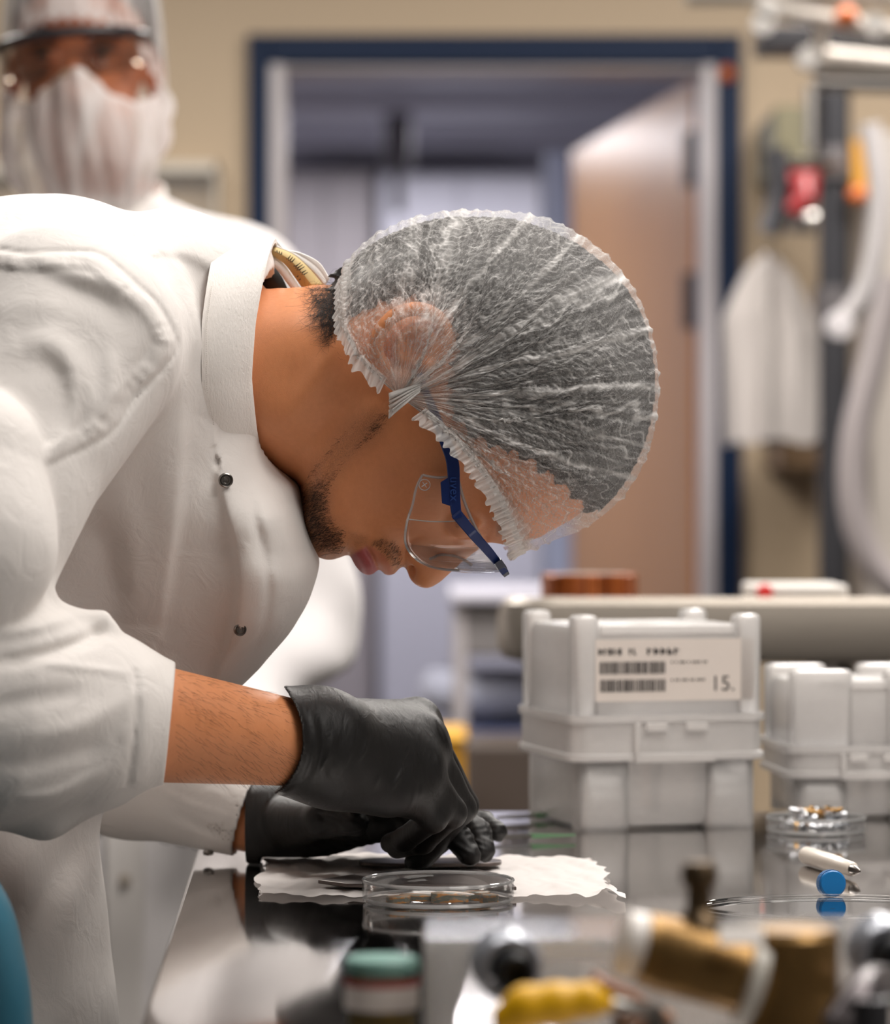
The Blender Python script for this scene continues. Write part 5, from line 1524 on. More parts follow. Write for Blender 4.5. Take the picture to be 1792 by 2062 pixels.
def coat_volume(lo, hi, h, detail):
    v = Vol(lo, hi, h)
    U2 = 896 + v.X[:, :, 0]/SM; W2 = HOR + (EYE - v.Z[0])/SM
    qc = tps(cpts, cvals, U2, W2, 300.0).astype(np.float32)
    qc = np.where(poly_sdf(U2, W2, CO) > 70, -.012, qc)
    hwc = np.sqrt(np.maximum(qc, 0)).astype(np.float32)
    dyc = np.abs(v.Y - np.float32(YM))
    torso = ((dyc*dyc - qc[:, None, :])/(2*np.maximum(hwc, .035))[:, None, :]).astype(np.float32)
    XW, ZW = v.X[:, :, 0], v.Z[0]
    def st(pl, width, amp, d, taper=True, side=0):
        """Fold drawn in side view at distance d: ridge amp<0 / furrow amp>0 / side: one-sided step."""
        w = [P(a, b, d) for a, b in pl]
        dd, sd, ar = seg_dist(XW, ZW, spline([(p.x, p.z) for p in w], 40))
        wd = width*d/F
        k = np.sin(np.pi*np.clip(ar, .03, .97))**.6 if taper else 1
        if side == 0: g = np.exp(-(dd/wd)**2)
        elif side == 2: g = np.clip(1 - (dd/wd), 0, 1)**1.0       # sharp crest
        else: g = np.where(sd*side > 0, np.exp(-(dd/wd)**2), np.exp(-(dd/.0042)**2))
        return (amp*k*g).astype(np.float32)
    if detail:
        D = np.zeros(torso[:, 0, :].shape, np.float32)
        # long folds from the shoulder down the front panel
        D += st([(262, 470), (312, 560), (350, 640), (366, 720), (363, 820), (350, 990), (325, 1150), (300, 1290)], 60, -.0080, 2.24, True, -1)
        D += st([(289, 462), (340, 525), (384, 614), (412, 735), (424, 800), (428, 850)], 70, -.0085, 2.24, True, -1)
        D += st([(404, 560), (430, 640), (440, 760)], 20, .003, 2.25)
        D += st([(330, 520), (378, 530), (415, 552), (444, 574)], 50, .0050, 2.26, False, -1)
        D += st([(225, 410), (255, 470), (285, 510)], 18, .006, 2.28)
        D += st([(120, 1010), (190, 1100), (215, 1250)], 40, .005, 2.22)
        D += st([(230, 940), (250, 1100), (240, 1280)], 34, -.0035, 2.22)
        # front edge of the near panel: snap band stands proud, far panel falls away
        D += st([(446, 955), (468, 1050), (484, 1120), (487, 1190), (471, 1275), (432, 1372)], 50, -.0085, 2.27, False, 1)
        D += st([(500, 975), (520, 1060), (540, 1150), (535, 1240), (500, 1330)], 9, .0035, 2.28)
        D += st([(520, 985), (560, 1080), (600, 1140), (600, 1190)], 22, -.004, 2.30)
        D += st([(585, 990), (600, 1060), (615, 1150)], 14, .003, 2.31)
        # lower skirt
        D += st([(160, 1660), (60, 1850), (10, 2100)], 30, .008, 2.24)
        D += st([(170, 1720), (120, 1880), (110, 2100)], 20, -.006, 2.24)
        D += st([(50, 1700), (-40, 1900), (-60, 2100)], 30, -.006, 2.22)
        near = (v.Y < YM)
        torso = torso + D[:, None, :]*near
    v.f = torso
    # near sleeve
    S = None
    for a_, b_, r1, r2 in ((P(128, 690, 2.215), P(-45, 985, 2.145), .076, .064), (P(-45, 985, 2.145), P(-215, 1370, 2.10), .066, .070),
                           (P(-215, 1390, 2.10), P(-20, 1420, 2.12), .074, .071), (P(-20, 1420, 2.12), P(170, 1440, 2.15), .071, .054), (P(170, 1440, 2.15), P(370, 1460, 2.185), .054, .0355)):
        g = v.cone(tuple(a_), tuple(b_), r1, r2)
        S = g if S is None else smin(S, g, .012)
    if detail:
        # hanging underside of the sleeve
        for a_, b_, r1, r2 in ((P(-60, 1590, 2.13), P(90, 1640, 2.14), .016, .010), (P(90, 1640, 2.14), P(215, 1585, 2.16), .010, .008)):
            S = smin(S, v.cone(tuple(a_), tuple(b_), r1, r2), .022)
        # folded peaks on top of the forearm at the elbow bend
        for a_, b_, r1, r2 in ((P(-30, 1235, 2.11), P(86, 1200, 2.12), .014, .004), (P(40, 1240, 2.12), P(205, 1256, 2.14), .010, .0045), (P(205, 1258, 2.14), P(215, 1290, 2.145), .006, .004)):
            S = smin(S, v.cone(tuple(a_), tuple(b_), r1, r2), .012)
        E = np.zeros(S[:, 0, :].shape, np.float32)
        E += st([(100, 556), (150, 580), (200, 604), (262, 650)], 26, .0042, 2.14)
        E += st([(70, 520), (140, 552), (200, 566), (262, 610)], 20, -.0034, 2.14)
        E += st([(40, 700), (95, 690), (145, 731), (180, 810), (182, 880)], 30, -.0050, 2.13)
        E += st([(60, 740), (110, 745), (140, 800), (140, 880)], 30, .0036, 2.13)
        E += st([(146, 745), (150, 830), (122, 920)], 24, -.0050, 2.13, True, -1)
        E += st([(-20, 640), (60, 610), (120, 640)], 40, -.003, 2.13)
        E += st([(300, 690), (265, 780), (200, 870)], 18, .0045, 2.15)
        E += st([(225, 700), (222, 790), (205, 850)], 18, -.004, 2.14)
        E += st([(0, 900), (40, 980), (50, 1060)], 26, .004, 2.08)
        # forearm: creases running from the elbow bend, flat seam, cuff band
        E += st([(-20, 1330), (80, 1318), (180, 1285), (212, 1250)], 14, .0060, 2.10)
        E += st([(-20, 1270), (60, 1262), (150, 1240)], 14, -.004, 2.10)
        E += st([(62, 1316), (140, 1330), (276, 1357)], 7, -.0016, 2.12)
        E += st([(-20, 1420), (90, 1400), (180, 1390)], 20, .0035, 2.10)
        E += st([(60, 1470), (170, 1455), (270, 1400)], 22, -.0028, 2.11)
        E += st([(-20, 1530), (100, 1520), (230, 1490)], 22, .0035, 2.11)
        E += st([(40, 1600), (130, 1590), (230, 1540)], 16, -.003, 2.12)
        E += st([(279, 1350), (284, 1420), (276, 1500), (262, 1575)], 5, .0018, 2.14, False)
        E += st([(300, 1345), (306, 1420), (300, 1500), (285, 1575)], 16, -.0012, 2.14, False)
        S = S + E[:, None, :]*(v.Y < 2.24)
        # crimped seam allowance round the armhole
        loop = [(-10, 500), (60, 512), (130, 508), (196, 512), (236, 538), (275, 574), (314, 612), (346, 680), (338, 720), (300, 770), (272, 800), (234, 868), (160, 918), (98, 950)]
        w = [P(a, b, 2.17) for a, b in loop]; L2 = spline([(p.x, p.z) for p in w], 160)
        dd, sd, ar = seg_dist(XW, ZW, L2)
        crimp = (.0005*np.sin(ar*150 + 3*np.sin(ar*37)) + .0005*np.sin(ar*83 + 1))*np.sin(ar*21)
        ring = np.exp(-((dd - .0060)/.0052)**4)*(sd < 0)
        J_ = ((-.0024 + crimp)*ring + .0014*np.exp(-(dd/.0018)**2)).astype(np.float32)
        S = smin(v.f, S, .022) + J_[:, None, :]*(v.Y < 2.33)
    else:
        S = smin(v.f, S, .012)
    # open sleeve end
    ce = P(341, 1458, 2.183); ax_ = (P(341, 1458, 2.183) - P(170, 1440, 2.15)).normalized(); ax_ = Vector((.985, .08, -.10)).normalized()
    pl = (v.X - np.float32(ce.x))*np.float32(ax_.x) + (v.Y - np.float32(ce.y))*np.float32(ax_.y) + (v.Z - np.float32(ce.z))*np.float32(ax_.z)
    tube_in = v.cone(tuple(P(318, 1455, 2.18)), tuple(P(420, 1463, 2.19)), .0345, .0325)
    zone = v.cone(tuple(P(300, 1455, 2.175)), tuple(P(480, 1470, 2.19)), .055, .055)
    S = np.where(zone < 0, np.maximum(np.maximum(S, pl), -tube_in), S)
    if detail: S = smin(S, smin(v.cone(tuple(P(-75, 935, 2.10)), tuple(P(-95, 1090, 2.085)), .050, .058), v.cone(tuple(P(-95, 1090, 2.085)), tuple(P(-180, 1240, 2.08)), .058, .05), .02), .005)
    # far sleeve
    Fs = None
    for a_, b_, r1, r2 in ((P(130, 700, 2.50), P(30, 1100, 2.57), .085, .066), (P(30, 1100, 2.57), P(60, 1490, 2.60), .066, .056), (P(60, 1490, 2.60), P(260, 1560, 2.545), .056, .044), (P(260, 1560, 2.545), P(520, 1655, 2.495), .044, .0275)):
        g = v.cone(tuple(a_), tuple(b_), r1, r2); Fs = g if Fs is None else smin(Fs, g, .015)
    if detail:
        E = st([(300, 1590), (380, 1625), (470, 1650)], 6, -.0012, 2.46) + st([(330, 1640), (400, 1670), (470, 1690)], 14, .002, 2.46)
        Fs = Fs + E[:, None, :]
    ce = P(492, 1650, 2.50); ax_ = Vector((.93, -.10, -.26)).normalized()
    pl = (v.X - np.float32(ce.x))*np.float32(ax_.x) + (v.Y - np.float32(ce.y))*np.float32(ax_.y) + (v.Z - np.float32(ce.z))*np.float32(ax_.z)
    tin = v.cone(tuple(P(465, 1638, 2.503)), tuple(P(560, 1668, 2.487)), .0245, .0232)
    Fs = np.maximum(np.maximum(Fs, pl), -tin)
    v.f = smin(S, Fs, .004)
    v.f = np.maximum(v.f, np.float32(BENCH + .0015) - v.Z - 10*(v.X < np.float32(-.19)))     # cloth rests on the bench, not in it
    # neck opening
    v.f = np.maximum(v.f, -v.cone(tuple(P(590, 745, YM)), tuple(P(700, 760, YM)), .070, .080))
    return surface_nets(v.f, v.lo, v.h)
XC = -.335
Vf, Qf = coat_volume((XC, 2.02, .775), (P(655, 0, YM).x, 2.70, 1.375), .0021, True)
Vc, Qc = coat_volume((-.83, 2.0, .60), (XC + .006, 2.72, 1.38), .0065, False)
COAT = link_mesh('lab_coat', np_mesh('lab_coat', np.concatenate([Vf, Vc]), np.concatenate([Qf, Qc + len(Vf)])), M_coat, PERSON)
M_collar = cloth_mat('collar cotton', (240, 235, 230))
# stand collar: a folded band round the neck, leaning away at the nape
def col_loop(kind, n=120):
    out = []
    for k in range(n):
        a = 2*math.pi*k/n + math.pi/2         # a=pi/2 nape (top), pi near side
        s_up = .5 + .5*math.sin(a); c = math.cos(a)
        far = max(0, c)
        # near edge / base / upper edge follow the drawn band; far half stands further forward at the nape
        base_x = np.interp(s_up, [0, .12, .35, .6, .85, 1], [462, 446, 428, 428, 440, 462])
        base_y = np.interp(s_up, [0, 1], [962, 470])
        top_x = np.interp(s_up, [0, .12, .35, .6, .85, 1], [531, 526, 520, 528, 544, 556])
        top_y = np.interp(s_up, [0, 1], [926, 482])
        hwid = (.098 if kind < 1 else .086)
        x = base_x + (top_x - base_x)*kind; yv = base_y + (top_y - base_y)*kind
        bulge = .006*math.sin(math.pi*min(1, max(0, kind)))
        out.append(Vector((hx_(x), YM + c*(.108 + (.084 - .108)*kind + bulge), hz_(yv))))
    return out
rows = [col_loop(k) for k in np.linspace(0, 1, 14)]
inner = [[p.lerp(Vector((p.x, YM, (hz_(926) + hz_(482))/2)), .035) for p in col_loop(k)] for k in np.linspace(1, .05, 10)]
cl_ = MB().grid(rows + inner, True).build('collar', M_collar, COAT, angle=60)
M_stitch = simple('stitch', (205, 198, 192), .8)
sts = MB(); lp = col_loop(.10)
for k in range(20, 84):
    a_, b_ = lp[k], lp[k+1]
    for f_ in (.05, .37, .7): sts.tube([a_.lerp(b_, f_) + Vector((0, -.0016, 0)), a_.lerp(b_, f_ + .2) + Vector((0, -.0016, 0))], .00022, 5)
sts.build('stitching', M_stitch, cl_)
# name tape inside the far half of the collar, with an unreadable scrawl
M_tape = simple('tan name tape', (196, 172, 118), .7)
tp = []
Ptop = lambda px, py, o=0: Vector((hx_(px), YM + .012 + o, hz_(py)))
tape_edge_a = spline([(549, 494), (585, 508), (615, 532), (650, 572)], 20); tape_edge_b = spline([(545, 510), (572, 530), (592, 556), (606, 576)], 20)
MB().grid([[Ptop(*p) for p in tape_edge_a], [Ptop((p[0]+q_[0])/2, (p[1]+q_[1])/2, -.002) for p, q_ in zip(tape_edge_a, tape_edge_b)], [Ptop(*p) for p in tape_edge_b]]).build('name_tape', M_tape, cl_, solid=.0006)
band_a = spline([(543, 508), (570, 530), (590, 558), (603, 578)], 20); band_b = spline([(541, 524), (560, 545), (575, 566), (586, 580)], 20)
MB().grid([[Ptop(*p, .002) for p in band_a], [Ptop(*p, .001) for p in band_b]]).build('inner_band', M_collar, cl_, solid=.002)
out_a = spline([(556, 482), (572, 500), (600, 505), (640, 525), (662, 558)], 24); out_b = spline([(547, 492), (585, 507), (615, 531), (640, 556), (652, 573)], 24)
MB().grid([[Ptop(*p, .004) for p in out_a], [Ptop((p[0]+q_[0])/2, (p[1]+q_[1])/2, .005) for p, q_ in zip(out_a, out_b)], [Ptop(*p, .001) for p in out_b]]).build('collar_fold', M_collar, cl_, solid=.0016)
MB().grid([[Ptop(*p, .012) for p in spline([(536, 516), (552, 535), (566, 556), (578, 582)], 16)], [Ptop(*p, .012) for p in spline([(520, 560), (530, 575), (545, 585), (560, 592)], 16)]]).build('dark_gap_sheet', M_black, COAT, solid=.002)  # added black sheet stands in for shadow and hair inside the collar gap
scr = MB()
def on_tape(u, v_):
    i = min(18, int(u*19)); f_ = u*19 - i
    a_ = tape_edge_a[i]*(1-f_) + tape_edge_a[i+1]*f_; b_ = tape_edge_b[i]*(1-f_) + tape_edge_b[i+1]*f_
    p = a_*(1-v_) + b_*v_; return Ptop(p[0], p[1], -.0042)
for u0, n_, h_ in ((.06, 3, .16), (.30, 3, .26), (.50, 3, .30), (.66, 2, .2)):
    pl_ = [on_tape(min(.98, u0 + .045*k/6 + .015*math.sin(k*1.05)), .40 + h_*math.sin(k*1.05 + .6)*.9) for k in range(n_*6 + 1)]
    scr.tube(pl_, .00024, 5)
for u0 in (.72, .80): scr.tube([on_tape(u0, .78), on_tape(u0 + .03, .84), on_tape(u0 + .02, .9)], .0003, 5)
scr.build('handwriting', simple('ink', (40, 38, 34), .6), cl_)
# snap fasteners
M_snap = simple('snap metal', (150, 146, 142), .3, 1.0)
def snap(p, n_, r, parent, name='snap'):
    Mx = frame_to(p, n_)
    o = MB().lathe([(0, 0), (r*.35, .0001), (r*.45, .0007), (r*.62, .0007), (r*.7, .0003), (r*.86, .0013), (r, .0008), (r, -.001), (0, -.001)], Mx, 28).build(name, M_snap, parent)
    return o
def on_coat(px, py, lift=.0006):
    """Nearest coat vertex along the sight line of that pixel -> point and outward direction."""
    X_, Y_, Z_ = Vf[:, 0], Vf[:, 1], Vf[:, 2]
    m = (np.abs(896 + X_/Y_*F - px) < 9) & (np.abs(HOR + (EYE - Z_)/Y_*F - py) < 9)
    p = Vf[m][np.argmin(Vf[m][:, 1])]
    return Vector(p) + Vector((0, -lift, 0))
snap(on_coat(489, 1277), (.35, -1, -.15), .0042, COAT)
snap(on_coat(461, 961) + Vector((0, -.003, 0)), (.25, -1, -.1), .0048, COAT)
snap(P(292, 1313, 2.165), (.1, -.2, 1), .0042, COAT)
snap(P(420, 1717, 2.50), (.1, -.4, -1), .0040, COAT)
# fine hair on the bare forearm
Vfa = FR_[0]; pxa = 896 + Vfa[:, 0]/Vfa[:, 1]*F; pya = HOR + (EYE - Vfa[:, 2])/Vfa[:, 1]*F
axis_y = 2.18 + (pxa - 350)/250*.07
m_ = (pxa > 352) & (pxa < 590) & (Vfa[:, 1] < axis_y + .004)
ids = np.random.default_rng(21).choice(np.nonzero(m_)[0], 420, replace=False)
hm = MB(); rr_ = random.Random(8)
for i in ids:
    p = Vector(Vfa[i]); u_ = (pya[i] - 1470)/100
    nrm_ = Vector((0, -math.sqrt(max(.05, 1 - min(.95, u_*u_))), -u_*.9)).normalized()
    d_ = (Vector((.75, 0, -.45 + rr_.uniform(-.35, .25))) + nrm_*.22).normalized(); L_ = rr_.uniform(.004, .010)
    q1 = p + d_*L_*.5 - nrm_*.0; q2 = p + d_*L_ - nrm_*L_*.10
    hm.tube([p - nrm_*.0003, q1, q2], [.00008, .00006, .00002], 3, False)
hm.build('arm_hair', simple('arm hair strand', (44, 28, 20), .5), PERSON)
# trousers and shoes
tv = Vol((-.86, 2.12, .02), (-.40, 2.60, 1.06), .009)
tv.chain([(-.62, YM, 1.0), (-.61, YM, .90)], [.15, .14], .02, 1.15)
for s in (-1, 1):
    tv.chain([(-.62, YM + s*.095, .90), (-.58, YM + s*.10, .50), (-.66, YM + s*.10, .10)], [.105, .078, .06], .03, base_k=.04)
tv.mesh('trousers', simple('dark trousers', (48, 50, 62), .8, var=.1), PERSON)
for s in (-1, 1):
    sv = Vol((-.80, YM + s*.1 - .08, -.001), (-.40, YM + s*.1 + .10, .14), .005)
    sv.chain([(-.70, YM + s*.10, .052), (-.60, YM + s*.105, .055), (-.49, YM + s*.115, .040)], [.046, .048, .036], .03)
    sv.add(sv.cone((-.665, YM + s*.10, .06), (-.665, YM + s*.10, .10), .048, .05), .02)
    sv.f = np.maximum(sv.f, np.float32(.004) - sv.Z)
    sv.mesh('shoe', M_black, PERSON)

# ------------------------------------------------------------------ black gloves
t = NT('black nitrile')
nz = t.noise(90, 4, .6, .5); fine = t.noise(900, 3, .6)
t.set(color=t.mix(nz, lin((13, 12, 12)), lin((21, 19, 19))), rough=t.math('ADD', .42, t.math('MULTIPLY', nz, .12)), spec=.42)
wv = t.noise(55, 3, .5, 1.5, t.mapping(t.coord('Object'), (2.2, 1, .8), (0, .5, 0)))
t.bump(t.math('ADD', t.math('MULTIPLY', fine, .10), t.math('MULTIPLY', wv, 1.0)), .30, .0022)
M_glove = t.m

gv = Vol((P(500, 0, 2.25).x, 2.20, .893), (P(965, 0, 2.38).x, 2.475, 1.046), .00115)
MC = [P(838, 1455, 2.365), P(850, 1495, 2.335), P(842, 1545, 2.312), P(815, 1592, 2.302)]
WRp = P(610, 1497, 2.262)
g = None
for m_, r_ in zip(MC, (.0165, .0175, .0165, .0145)):
    c = gv.cone(tuple(WRp.lerp(m_, .12)), tuple(m_), .0250, r_)
    g = c if g is None else smin(g, c, .020)
g = smin(g, gv.cone(tuple(P(480, 1474, 2.222)), tuple(P(640, 1497, 2.260)), .0352, .0318), .022)
g = smin(g, gv.cone(tuple(P(690, 1560, 2.27)), tuple(P(780, 1590, 2.285)), .0190, .0150), .02)        # heel of the hand
PI_ = [P(932, 1622, 2.40), P(926, 1627, 2.368), P(908, 1636, 2.338), P(872, 1648, 2.318)]
DI_ = [P(884, 1690, 2.415), P(872, 1695, 2.390), P(850, 1692, 2.365), P(815, 1690, 2.345)]
TI_ = [P(846, 1735, 2.400), P(838, 1736, 2.392), P(800, 1706, 2.385), P(786, 1698, 2.372)]
taut = None
for i in range(4):
    c = gv.cone(tuple(MC[i]), tuple(PI_[i]), (.0135, .0140, .0130, .0115)[i], (.0108, .0110, .0105, .0095)[i])
    taut = c if taut is None else smin(taut, c, .012)
g = smin(g, taut, .010)
fing = None
for i in range(4):
    r = (.0098, .0102, .0098, .0086)[i]
    c = smin(gv.cone(tuple(PI_[i]), tuple(DI_[i]), r*1.02, r*.94), gv.cone(tuple(DI_[i]), tuple(TI_[i]), r*.92, r*.80), .003)
    fing = c if fing is None else smin(fing, c, .0022)
g = smin(g, fing, .004)
th = None
tps_ = [P(668, 1500, 2.33), P(735, 1570, 2.40), P(795, 1650, 2.425), P(848, 1712, 2.42)]
for i, (r1, r2) in enumerate(((.020, .0145), (.0135, .0115), (.0112, .0085))):
    c = gv.cone(tuple(tps_[i]), tuple(tps_[i+1]), r1, r2); th = c if th is None else smin(th, c, .004)
g = smin(g, th, .006)
XW, ZW = gv.X[:, :, 0], gv.Z[0]
def gst(pl, width, amp, d, taper=True):
    w = [P(a, b, d) for a, b in pl]; dd, sd, ar = seg_dist(XW, ZW, spline([(p.x, p.z) for p in w], 30)); wd = width*d/F
    return (amp*(np.sin(np.pi*np.clip(ar, .02, .98))**.6 if taper else 1)*np.exp(-(dd/wd)**2)).astype(np.float32)
E = np.zeros(g[:, 0, :].shape, np.float32)
for pl, w_, a_ in (([(674, 1470), (668, 1510), (650, 1545)], 5, -.0011), ([(690, 1475), (680, 1520), (664, 1556)], 6, .0010), ([(745, 1478), (735, 1508), (720, 1530)], 4, -.0009), ([(712, 1490), (700, 1530), (688, 1560)], 4, -.0009),
                   ([(812, 1552), (800, 1574), (788, 1590)], 4, -.0009), ([(765, 1560), (752, 1590)], 4, -.0008), ([(880, 1520), (888, 1560), (890, 1600)], 6, -.0007), ([(835, 1590), (830, 1620), (820, 1640)], 4, -.0008), ([(850, 1585), (846, 1615)], 4, -.0007),
                   ([(600, 1420), (616, 1455), (620, 1500)], 6, -.0016), ([(575, 1408), (600, 1440), (612, 1490)], 5, .0014), ([(630, 1425), (640, 1470), (632, 1530), (610, 1580)], 7, -.0014), ([(615, 1560), (580, 1590), (545, 1598)], 6, -.0012),
                   ([(648, 1440), (654, 1490), (640, 1550)], 5, .0012), ([(560, 1400), (590, 1425), (608, 1470)], 3, -.0010), ([(870, 1440), (900, 1500), (925, 1560), (940, 1610)], 5, -.0009)):
    E += gst(pl, w_, a_, 2.26)
g = g + E[:, None, :]
cutc = P(452, 1490, 2.2)
g = np.maximum(g, -(np.sqrt(((gv.X - np.float32(cutc.x))/1.06)**2 + (gv.Z - np.float32(cutc.z))**2) - np.float32(.0462)) + 0*gv.Y)
g = np.maximum(g, np.float32(P(515, 0, 2.2).x) - gv.X)
g = np.maximum(g, np.float32(BENCH + .0072) - gv.Z)
gv.f = g.astype(np.float32)
GR, _ = gv.mesh('glove', M_glove, PERSON)
rimp = []
for k in range(60):
    a_ = 2*math.pi*k/60
    # rolled rim of the cuff lies on the forearm
    cz = P(556, 1488, 2.24)
# left hand, flat on the paper behind
lv = Vol((P(470, 0, 2.5).x, 2.345, .8985), (P(1025, 0, 2.5).x, 2.60, .985), .0012)
WL = P(545, 1664, 2.492)
ML = [P(765, 1652, 2.425), P(775, 1646, 2.455), P(768, 1648, 2.487), P(745, 1656, 2.515)]
g = None
for m_ in ML:
    c = lv.cone(tuple(WL), tuple(m_), .0225, .0150); g = c if g is None else smin(g, c, .018)
g = smin(g, lv.cone(tuple(P(500, 1652, 2.50)), tuple(WL), .0252, .0238), .012)
PL_ = [P(882, 1648, 2.405), P(912, 1640, 2.445), P(922, 1645, 2.490), P(885, 1660, 2.520)]
DL_ = [P(925, 1690, 2.395), P(962, 1678, 2.428), P(972, 1660, 2.480), P(925, 1672, 2.515)]
TL_ = [P(945, 1722, 2.388), P(974, 1712, 2.418), P(1000, 1674, 2.470), P(950, 1690, 2.510)]
fing = None
for i in range(4):
    r = (.0100, .0102, .0095, .0084)[i]
    c = smin(smin(lv.cone(tuple(ML[i]), tuple(PL_[i]), r*1.25, r*1.03), lv.cone(tuple(PL_[i]), tuple(DL_[i]), r, r*.92), .004), lv.cone(tuple(DL_[i]), tuple(TL_[i]), r*.92, r*.78), .003)
    fing = c if fing is None else smin(fing, c, .0022)
g = smin(g, fing, .006)
th = smin(lv.cone(tuple(P(585, 1655, 2.46)), tuple(P(650, 1650, 2.405)), .019, .0125), lv.cone(tuple(P(650, 1650, 2.405)), tuple(P(716, 1656, 2.385)), .0120, .0092), .006)
g = smin(g, th, .006)
nzv = (np.sin(lv.X*420 + 3*np.sin(lv.Z*300))*np.sin(lv.Z*520 + 2*np.sin(lv.Y*260))*np.sin(lv.Y*340 + lv.X*200)).astype(np.float32)
g = g + nzv*np.float32(.0009)*(lv.X > np.float32(P(640, 0, 2.45).x))
g = np.maximum(g, np.float32(P(498, 0, 2.5).x) - lv.X)
g = np.maximum(g, np.float32(BENCH + .0068) - lv.Z - 10*(lv.X < np.float32(P(530, 0, 2.5).x)))
g = np.maximum(g, np.float32(BENCH + .001) - lv.Z)
lv.f = g.astype(np.float32)
lv.mesh('glove', M_glove, PERSON)
# tweezers held between the fingertips
tweezers(Vector((P(852, 0, 2.392).x, 2.392, BENCH + .0078)), P(800, 1490, 2.43), 0, 'green-tipped tweezers held in the gloved fingers above the petri dish', .006)
# ================================================================== the masked person standing behind
D6 = 4.0; S6 = D6/F
P2 = thing('person', 'masked person in a white coat and hair net standing behind at the left', 'person', (P(215, 0, D6).x, D6, 0))
hc2 = P(163, 130, D6)                          # between the eyes
cx, ez = hc2.x, hc2.z
bv = Vol((cx - .34, D6 - .36, -.001), (cx + .46, D6 + .22, 1.86), .0085)
bv.add(bv.ell((cx, D6 + .03, ez + .045), (.080, .100, .108)))
bv.add(bv.ell((cx, D6 - .005, ez - .055), (.060, .075, .070)), .03)
bv.add(bv.ell((cx, D6 - .045, ez - .085), (.034, .035, .035)), .03)
bv.chain([(cx, D6 - .085, ez - .005), (cx, D6 - .108, ez - .048)], [.009, .015], .01, base_k=.012)
for s in (-1, 1):
    bv.cut(bv.ell((cx + s*.033, D6 - .095, ez), (.020, .020, .012)), .012)
    bv.add(bv.ell((cx + s*.033, D6 - .072, ez), (.013, .013, .012)), .004)
    bv.add(bv.ell((cx + s*.082, D6 + .03, ez - .012), (.010, .016, .030)), .006)
    bv.chain([(cx + s*.015, D6 - .088, ez + .022), (cx + s*.055, D6 - .070, ez + .022)], [.008, .007], .006, base_k=.012)
NX = cx + .035
bv.chain([(cx, D6 + .03, ez - .09), (NX, D6 + .04, 1.42)], [.055, .062], .03, base_k=.03)
bv.chain([(NX, D6 + .03, 1.32), (NX, D6 + .02, .98)], [.12, .135], .05, 1.0, .06)
SHX = ((P(470, 600, D6), P(612, 1240, 3.93), P(470, 1480, 3.70)), (P(-70, 600, D6), P(-150, 1200, 3.95), P(40, 1460, 3.72)))
for a_, b_, c_ in SHX:
    bv.chain([tuple(a_), tuple(b_), tuple(c_)], [.055, .043, .030], .03, base_k=.05)
    e = c_ + (c_ - b_).normalized()*.09
    bv.add(bv.cone(tuple(c_), tuple(e), .030, .022), .02)
for s in (-1, 1):
    bv.chain([(NX + s*.09, D6 + .02, .95), (NX + s*.10, D6 + .02, .5), (NX + s*.10, D6 + .04, .08)], [.09, .06, .042], .03, base_k=.05)
t = NT('skin of the masked person')
t.set(color=t.mix(t.noise(20, 3), lin((176, 108, 76)), lin((196, 126, 92))), rough=.5, sss=.05)
bv.mesh('body', t.m, P2)
# brows and eyes read as dark bars behind the lenses
for s in (-1, 1):
    MB().tube([(cx + s*.012, D6 - .0985, ez + .022), (cx + s*.035, D6 - .096, ez + .028), (cx + s*.058, D6 - .078, ez + .022)], [.004, .005, .003], 10).build('eyebrow', M_hair, P2)
    MB().lathe([(0, .0016), (.004, .0013), (.0055, 0), (0, -.001)], frame_to((cx + s*.033, D6 - .0855, ez - .001), (0, -1, -.1)), 20).build('iris', simple('dark eye', (34, 24, 20), .2), P2)
    MB().tube([(cx + s*.018, D6 - .0875, ez + .006), (cx + s*.033, D6 - .0885, ez + .009), (cx + s*.050, D6 - .082, ez + .005)], [.0018, .0024, .0016], 8).build('eyelash', M_hair, P2)
hv2 = Vol((cx - .1, D6 - .1, ez + .02), (cx + .1, D6 + .15, ez + .17), .005)
hv2.f = hv2.ell((cx, D6 + .035, ez + .050), (.085, .104, .110))
hv2.f = np.maximum(hv2.f, -(hv2.Z - np.float32(ez + .072) + (hv2.Y - np.float32(D6 - .05))*.75))
hv2.mesh('hair', M_hair, P2)

def sheer(name, base, k):
    t = NT(name)
    tr = t.node('ShaderNodeBsdfTransparent')
    df = t.node('ShaderNodeBsdfDiffuse'); df.inputs[0].default_value = lin((240, 236, 234))
    tl = t.node('ShaderNodeBsdfTranslucent'); tl.inputs[0].default_value = lin((240, 236, 234))
    a = t.node('ShaderNodeMixShader'); a.inputs[0].default_value = .35
    t.link(df.outputs[0], a.inputs[1]); t.link(tl.outputs[0], a.inputs[2])
    m = t.node('ShaderNodeMixShader')
    f_ = t.math('ADD', t.math('MULTIPLY', t.attr('layers'), k), base, clamp=True)
    t.link(f_, m.inputs[0]); t.link(tr.outputs[0], m.inputs[1]); t.link(a.outputs[0], m.inputs[2])
    t.link(m.outputs[0], t.out.inputs[0])
    return t.m
M_sh = sheer('sheer net fabric', .40, .70)
M_sh2 = sheer('sheer cap fabric', .16, .72)
def shell(name, nu, nv, fn, dens, parent, mat=None):
    """Open cloth surface from a function of (u, v)."""
    Uu, Vv = np.meshgrid(np.linspace(0, 1, nu), np.linspace(0, 1, nv), indexing='ij')
    X = fn(Uu, Vv); idx = np.arange(nu*nv).reshape(nu, nv)
    q_ = np.stack([idx[:-1, :-1], idx[1:, :-1], idx[1:, 1:], idx[:-1, 1:]], -1).reshape(-1, 4)
    me = np_mesh(name, X.reshape(-1, 3), q_)
    set_attr(me, 'layers', np.clip(dens(Uu, Vv), 0, 1).ravel())
    return link_mesh(name, me, mat or M_sh, parent)
